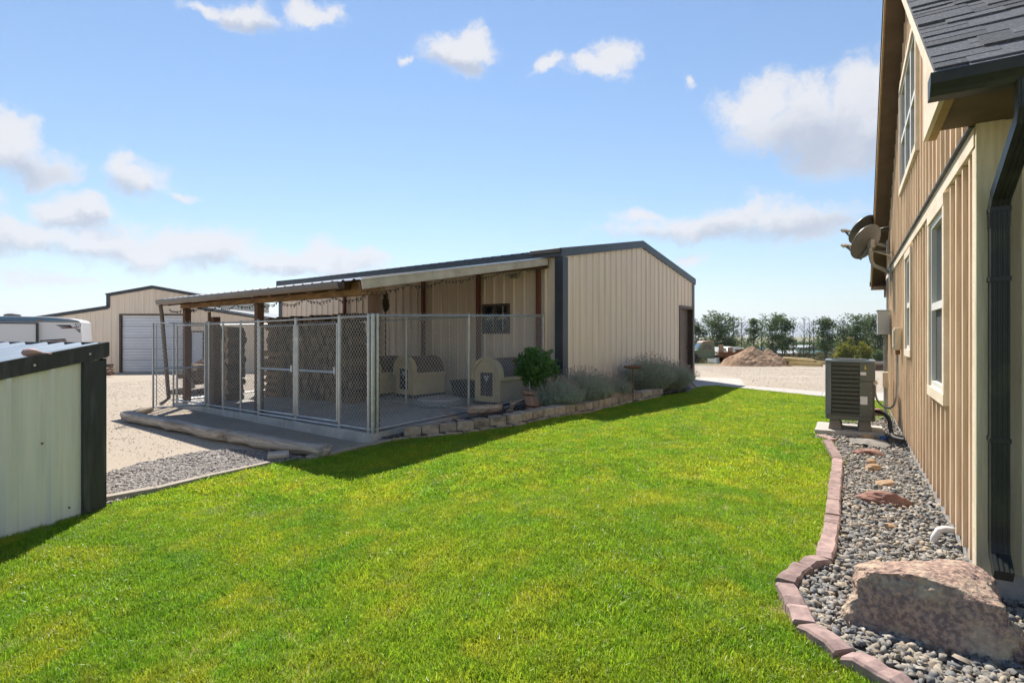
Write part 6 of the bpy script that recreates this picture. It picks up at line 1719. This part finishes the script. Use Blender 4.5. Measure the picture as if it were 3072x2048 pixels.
# ------------------------------------------------------------------ pebbles (real stones, one mass each)
def pebbles(name, poly, n_, smin, smax, mat, label, near=None, dz=.0, seed=1, flat=.55, avoid=()):
    r_ = np.random.default_rng(seed); poly = np.array(poly)
    q_ = .72       # angular chip: a box with knocked-off corners
    base = np.array([(x, y, z) for z in (-q_, q_) for (x, y) in ((-q_, -q_ * .6), (0, -q_ * 1.2), (q_, -q_ * .5), (q_ * .9, q_ * .6), (0, q_ * 1.1), (-q_, q_ * .5))]) * np.array([1, 1, .8])
    base[6:, :2] *= .72
    fac = [(6, 7, 8), (6, 8, 9), (6, 9, 11), (9, 10, 11)] + [t for i in range(6) for t in ((i, (i + 1) % 6, 6 + (i + 1) % 6), (i, 6 + (i + 1) % 6, 6 + i))]
    fac = np.array(fac)
    x0, y0 = poly.min(0); x1, y1 = poly.max(0)
    P = np.stack([r_.uniform(x0, x1, n_ * 6), r_.uniform(y0, y1, n_ * 6)], -1); P = P[inside(P, poly)]
    if near is not None:
        dist = np.hypot(P[:, 0], P[:, 1]); P = P[r_.random(len(P)) < np.clip((near / dist) ** 1.3, .05, 1)]
    for (ax, ay, ar) in avoid: P = P[np.hypot(P[:, 0] - ax, P[:, 1] - ay) > ar]
    P = P[:n_]; m_ = len(P)
    Z = np.array([g(a, b) for a, b in P]) + dz
    S_ = r_.uniform(smin, smax, m_) * r_.uniform(.7, 1.15, m_)
    sc3 = np.stack([S_ * r_.uniform(.8, 1.6, m_), S_ * r_.uniform(.6, 1.1, m_), S_ * r_.uniform(.35, .75, m_) * flat / .55], -1)
    V_ = base[None] * (1 + r_.normal(size=(m_, len(base), 1)) * .24)
    V_ = V_ * sc3[:, None, :]
    th = r_.uniform(0, 2 * PI, m_); ph = r_.normal(size=m_) * .45; c, s = np.cos(th), np.sin(th); cp, sp_ = np.cos(ph), np.sin(ph)
    y_, z_ = V_[..., 1] * cp[:, None] - V_[..., 2] * sp_[:, None], V_[..., 1] * sp_[:, None] + V_[..., 2] * cp[:, None]
    x_ = V_[..., 0]
    V_ = np.stack([x_ * c[:, None] - y_ * s[:, None] + P[:, :1], x_ * s[:, None] + y_ * c[:, None] + P[:, 1:2], z_ + (Z + S_ * .25 + r_.uniform(0, .018, m_))[:, None]], -1).reshape(-1, 3)
    F_ = (fac[None] + (np.arange(m_) * len(base))[:, None, None]).reshape(-1, 3)
    me = np_mesh(name, V_, F_, mat)
    at_ = me.attributes.new('tone', 'FLOAT', 'POINT'); at_.data.foreach_set('value', np.repeat(r_.random(m_), len(base)).astype(np.float32))
    return tag(link_mesh(name, me), label, 'pebbles', kind='stuff')
pebbles('river_pebbles', bed_poly, 27000, .012, .028, mt['pebble'], 'grey and tan pebbles filling the bed along the house', near=2.6, dz=.005, seed=4)
pebbles('crushed_rock', crush_poly, 9000, .016, .032, mt['crushed'], 'grey crushed rock patch between lawn and sand', dz=-.012, seed=5)
bed2 = pb
pebbles('bed_gravel', bed2, 3500, .010, .022, mt['crushed'], 'dark gravel mulch in the planting bed by the kennel', dz=.06, seed=6)
# grit scattered over the sand
sandpoly = [(-9.5, 13.5), (-3.0, 9.0), (-2.4, 7.9), (-3.2, 7.0), (-5.5, 7.5), (-9, 9), (-16, 16), (-14, 24), (-9, 22)]
pebbles('loose_grit', sandpoly, 7000, .006, .013, mt['grit'], 'small loose stones scattered over the sandy ground', dz=-.03, seed=8)
lotpoly = [(7.9, 18.2), (7.0, 16.0), (8.2, 14.3), (11, 15), (18, 30), (17, 40), (12, 40)]
pebbles('lot_grit', lotpoly, 5000, .007, .015, mt['grit'], 'small loose stones scattered over the gravel lot', dz=-.03, seed=9)

# ------------------------------------------------------------------ lawn grass: tufts of blades instanced over the lawn
tuftcol = bpy.data.collections.new('grass_tufts')
def tuft(k, nb, hgt, wid, rad):
    r_ = random.Random(k); V_, F_ = [], []
    for b in range(nb):
        a = r_.random() * 2 * PI; rr_ = rad * r_.random() ** .5; bx, by = rr_ * math.cos(a), rr_ * math.sin(a)
        th = r_.random() * 2 * PI; h_ = hgt * r_.uniform(.55, 1.15); ln_ = h_ * r_.uniform(.15, .95)
        dx, dy = math.cos(th) * ln_, math.sin(th) * ln_; w_ = wid * r_.uniform(.7, 1.2)
        fa_ = r_.random() * 2 * PI; sx, sy = math.cos(fa_) * w_ / 2, math.sin(fa_) * w_ / 2
        n0 = len(V_)
        V_ += [(bx - sx, by - sy, -.004), (bx + sx, by + sy, -.004), (bx + dx * .42 + sx * .8, by + dy * .42 + sy * .8, h_ * .62), (bx + dx * .42 - sx * .8, by + dy * .42 - sy * .8, h_ * .62), (bx + dx, by + dy, h_ * (1 - .22 * ln_ / h_))]
        F_ += [(n0, n0 + 1, n0 + 2, n0 + 3), (n0 + 3, n0 + 2, n0 + 4)]
    me = bpy.data.meshes.new('grass_tuft'); me.from_pydata(V_, [], F_); me.materials.append(mt['grass']); me.update()
    o = bpy.data.objects.new('grass_tuft', me); tuftcol.objects.link(o)
for k in range(6): tuft(k, 46, .042, .0042, .075)
for k in range(6, 10): tuft(k, 46, .036, .0085, .10)
r_ = np.random.default_rng(12)
def scatter(x0, x1, y0, y1, dens):
    n_ = int((x1 - x0) * (y1 - y0) * dens); return np.stack([r_.uniform(x0, x1, n_), r_.uniform(y0, y1, n_)], -1)
Pn = scatter(-4.4, 4.5, .8, 5.2, 720); Pf = scatter(-4.5, 9, 5.2, 16, 330); Pb = scatter(-4.4, 4.5, -4, .8, 140)
pts = np.concatenate([Pn, Pf, Pb]); far = np.concatenate([np.zeros(len(Pn), int), np.ones(len(Pf), int), np.ones(len(Pb), int)])
k_ = inside(pts, LP)
vx, vy = pts[:, 0], pts[:, 1]
vis = (np.abs(vx) < np.abs(vy) * 1.02 + 1.2) | (vy < 1)
# a few worn spots where the soil shows
worn = [(gp(1215, 1800), .055), (gp(2530, 1560), .22), (gp(2480, 1450), .18), (gp(2360, 1830), .12), (gp(2450, 1640), .16)]
k_ &= vis
for p, rad in worn:
    d_ = np.hypot(vx - p.x, vy - p.y); k_ &= ~((d_ < rad * 1.6) & (r_.random(len(pts)) < np.clip(1.25 - d_ / rad, 0, .93)))
pts, far = pts[k_], far[k_]
n_ = len(pts)
Z = np.array([g(a, b) for a, b in pts]) - .008
me = bpy.data.meshes.new('lawn_grass'); me.vertices.add(n_); me.vertices.foreach_set('co', np.concatenate([pts, Z[:, None]], 1).astype(np.float32).ravel())
pick = np.where(far == 0, r_.integers(0, 6, n_), r_.integers(6, 10, n_)).astype(np.int32)
patch = np.array([noise.noise(Vector((a * .9, b * .9, 5))) for a, b in pts])
sc_ = (r_.uniform(.75, 1.2, n_) * (1 + .30 * patch)).astype(np.float32)
rot = np.stack([r_.normal(size=n_) * .12, r_.normal(size=n_) * .12, r_.uniform(0, 6.283, n_)], -1).astype(np.float32)
for nm, ty, arr in (('pick', 'INT', pick), ('sc', 'FLOAT', sc_)):
    a_ = me.attributes.new(nm, ty, 'POINT'); a_.data.foreach_set('value', arr)
a_ = me.attributes.new('rot', 'FLOAT_VECTOR', 'POINT'); a_.data.foreach_set('vector', rot.ravel())
me.materials.append(mt['grass'])
go = tag(link_mesh('lawn_grass', me), 'mown green lawn grass with yellowish patches', 'grass', kind='stuff')
ng = bpy.data.node_groups.new('scatter_tufts', 'GeometryNodeTree')
ng.interface.new_socket('Geometry', in_out='INPUT', socket_type='NodeSocketGeometry'); ng.interface.new_socket('Geometry', in_out='OUTPUT', socket_type='NodeSocketGeometry')
N = ng.nodes; gi, gq = N.new('NodeGroupInput'), N.new('NodeGroupOutput')
ip = N.new('GeometryNodeInstanceOnPoints'); ci = N.new('GeometryNodeCollectionInfo'); ci.inputs['Collection'].default_value = tuftcol
ci.inputs['Separate Children'].default_value = True; ci.inputs['Reset Children'].default_value = True
def na(nm, ty):
    n_ = N.new('GeometryNodeInputNamedAttribute'); n_.data_type = ty; n_.inputs['Name'].default_value = nm; return n_.outputs[0]
ng.links.new(gi.outputs[0], ip.inputs['Points']); ng.links.new(ci.outputs[0], ip.inputs['Instance'])
ip.inputs['Pick Instance'].default_value = True
ng.links.new(na('pick', 'INT'), ip.inputs['Instance Index']); ng.links.new(na('rot', 'FLOAT_VECTOR'), ip.inputs['Rotation']); ng.links.new(na('sc', 'FLOAT'), ip.inputs['Scale'])
ng.links.new(ip.outputs[0], gq.inputs[0])
md_ = go.modifiers.new('tufts', 'NODES'); md_.node_group = ng
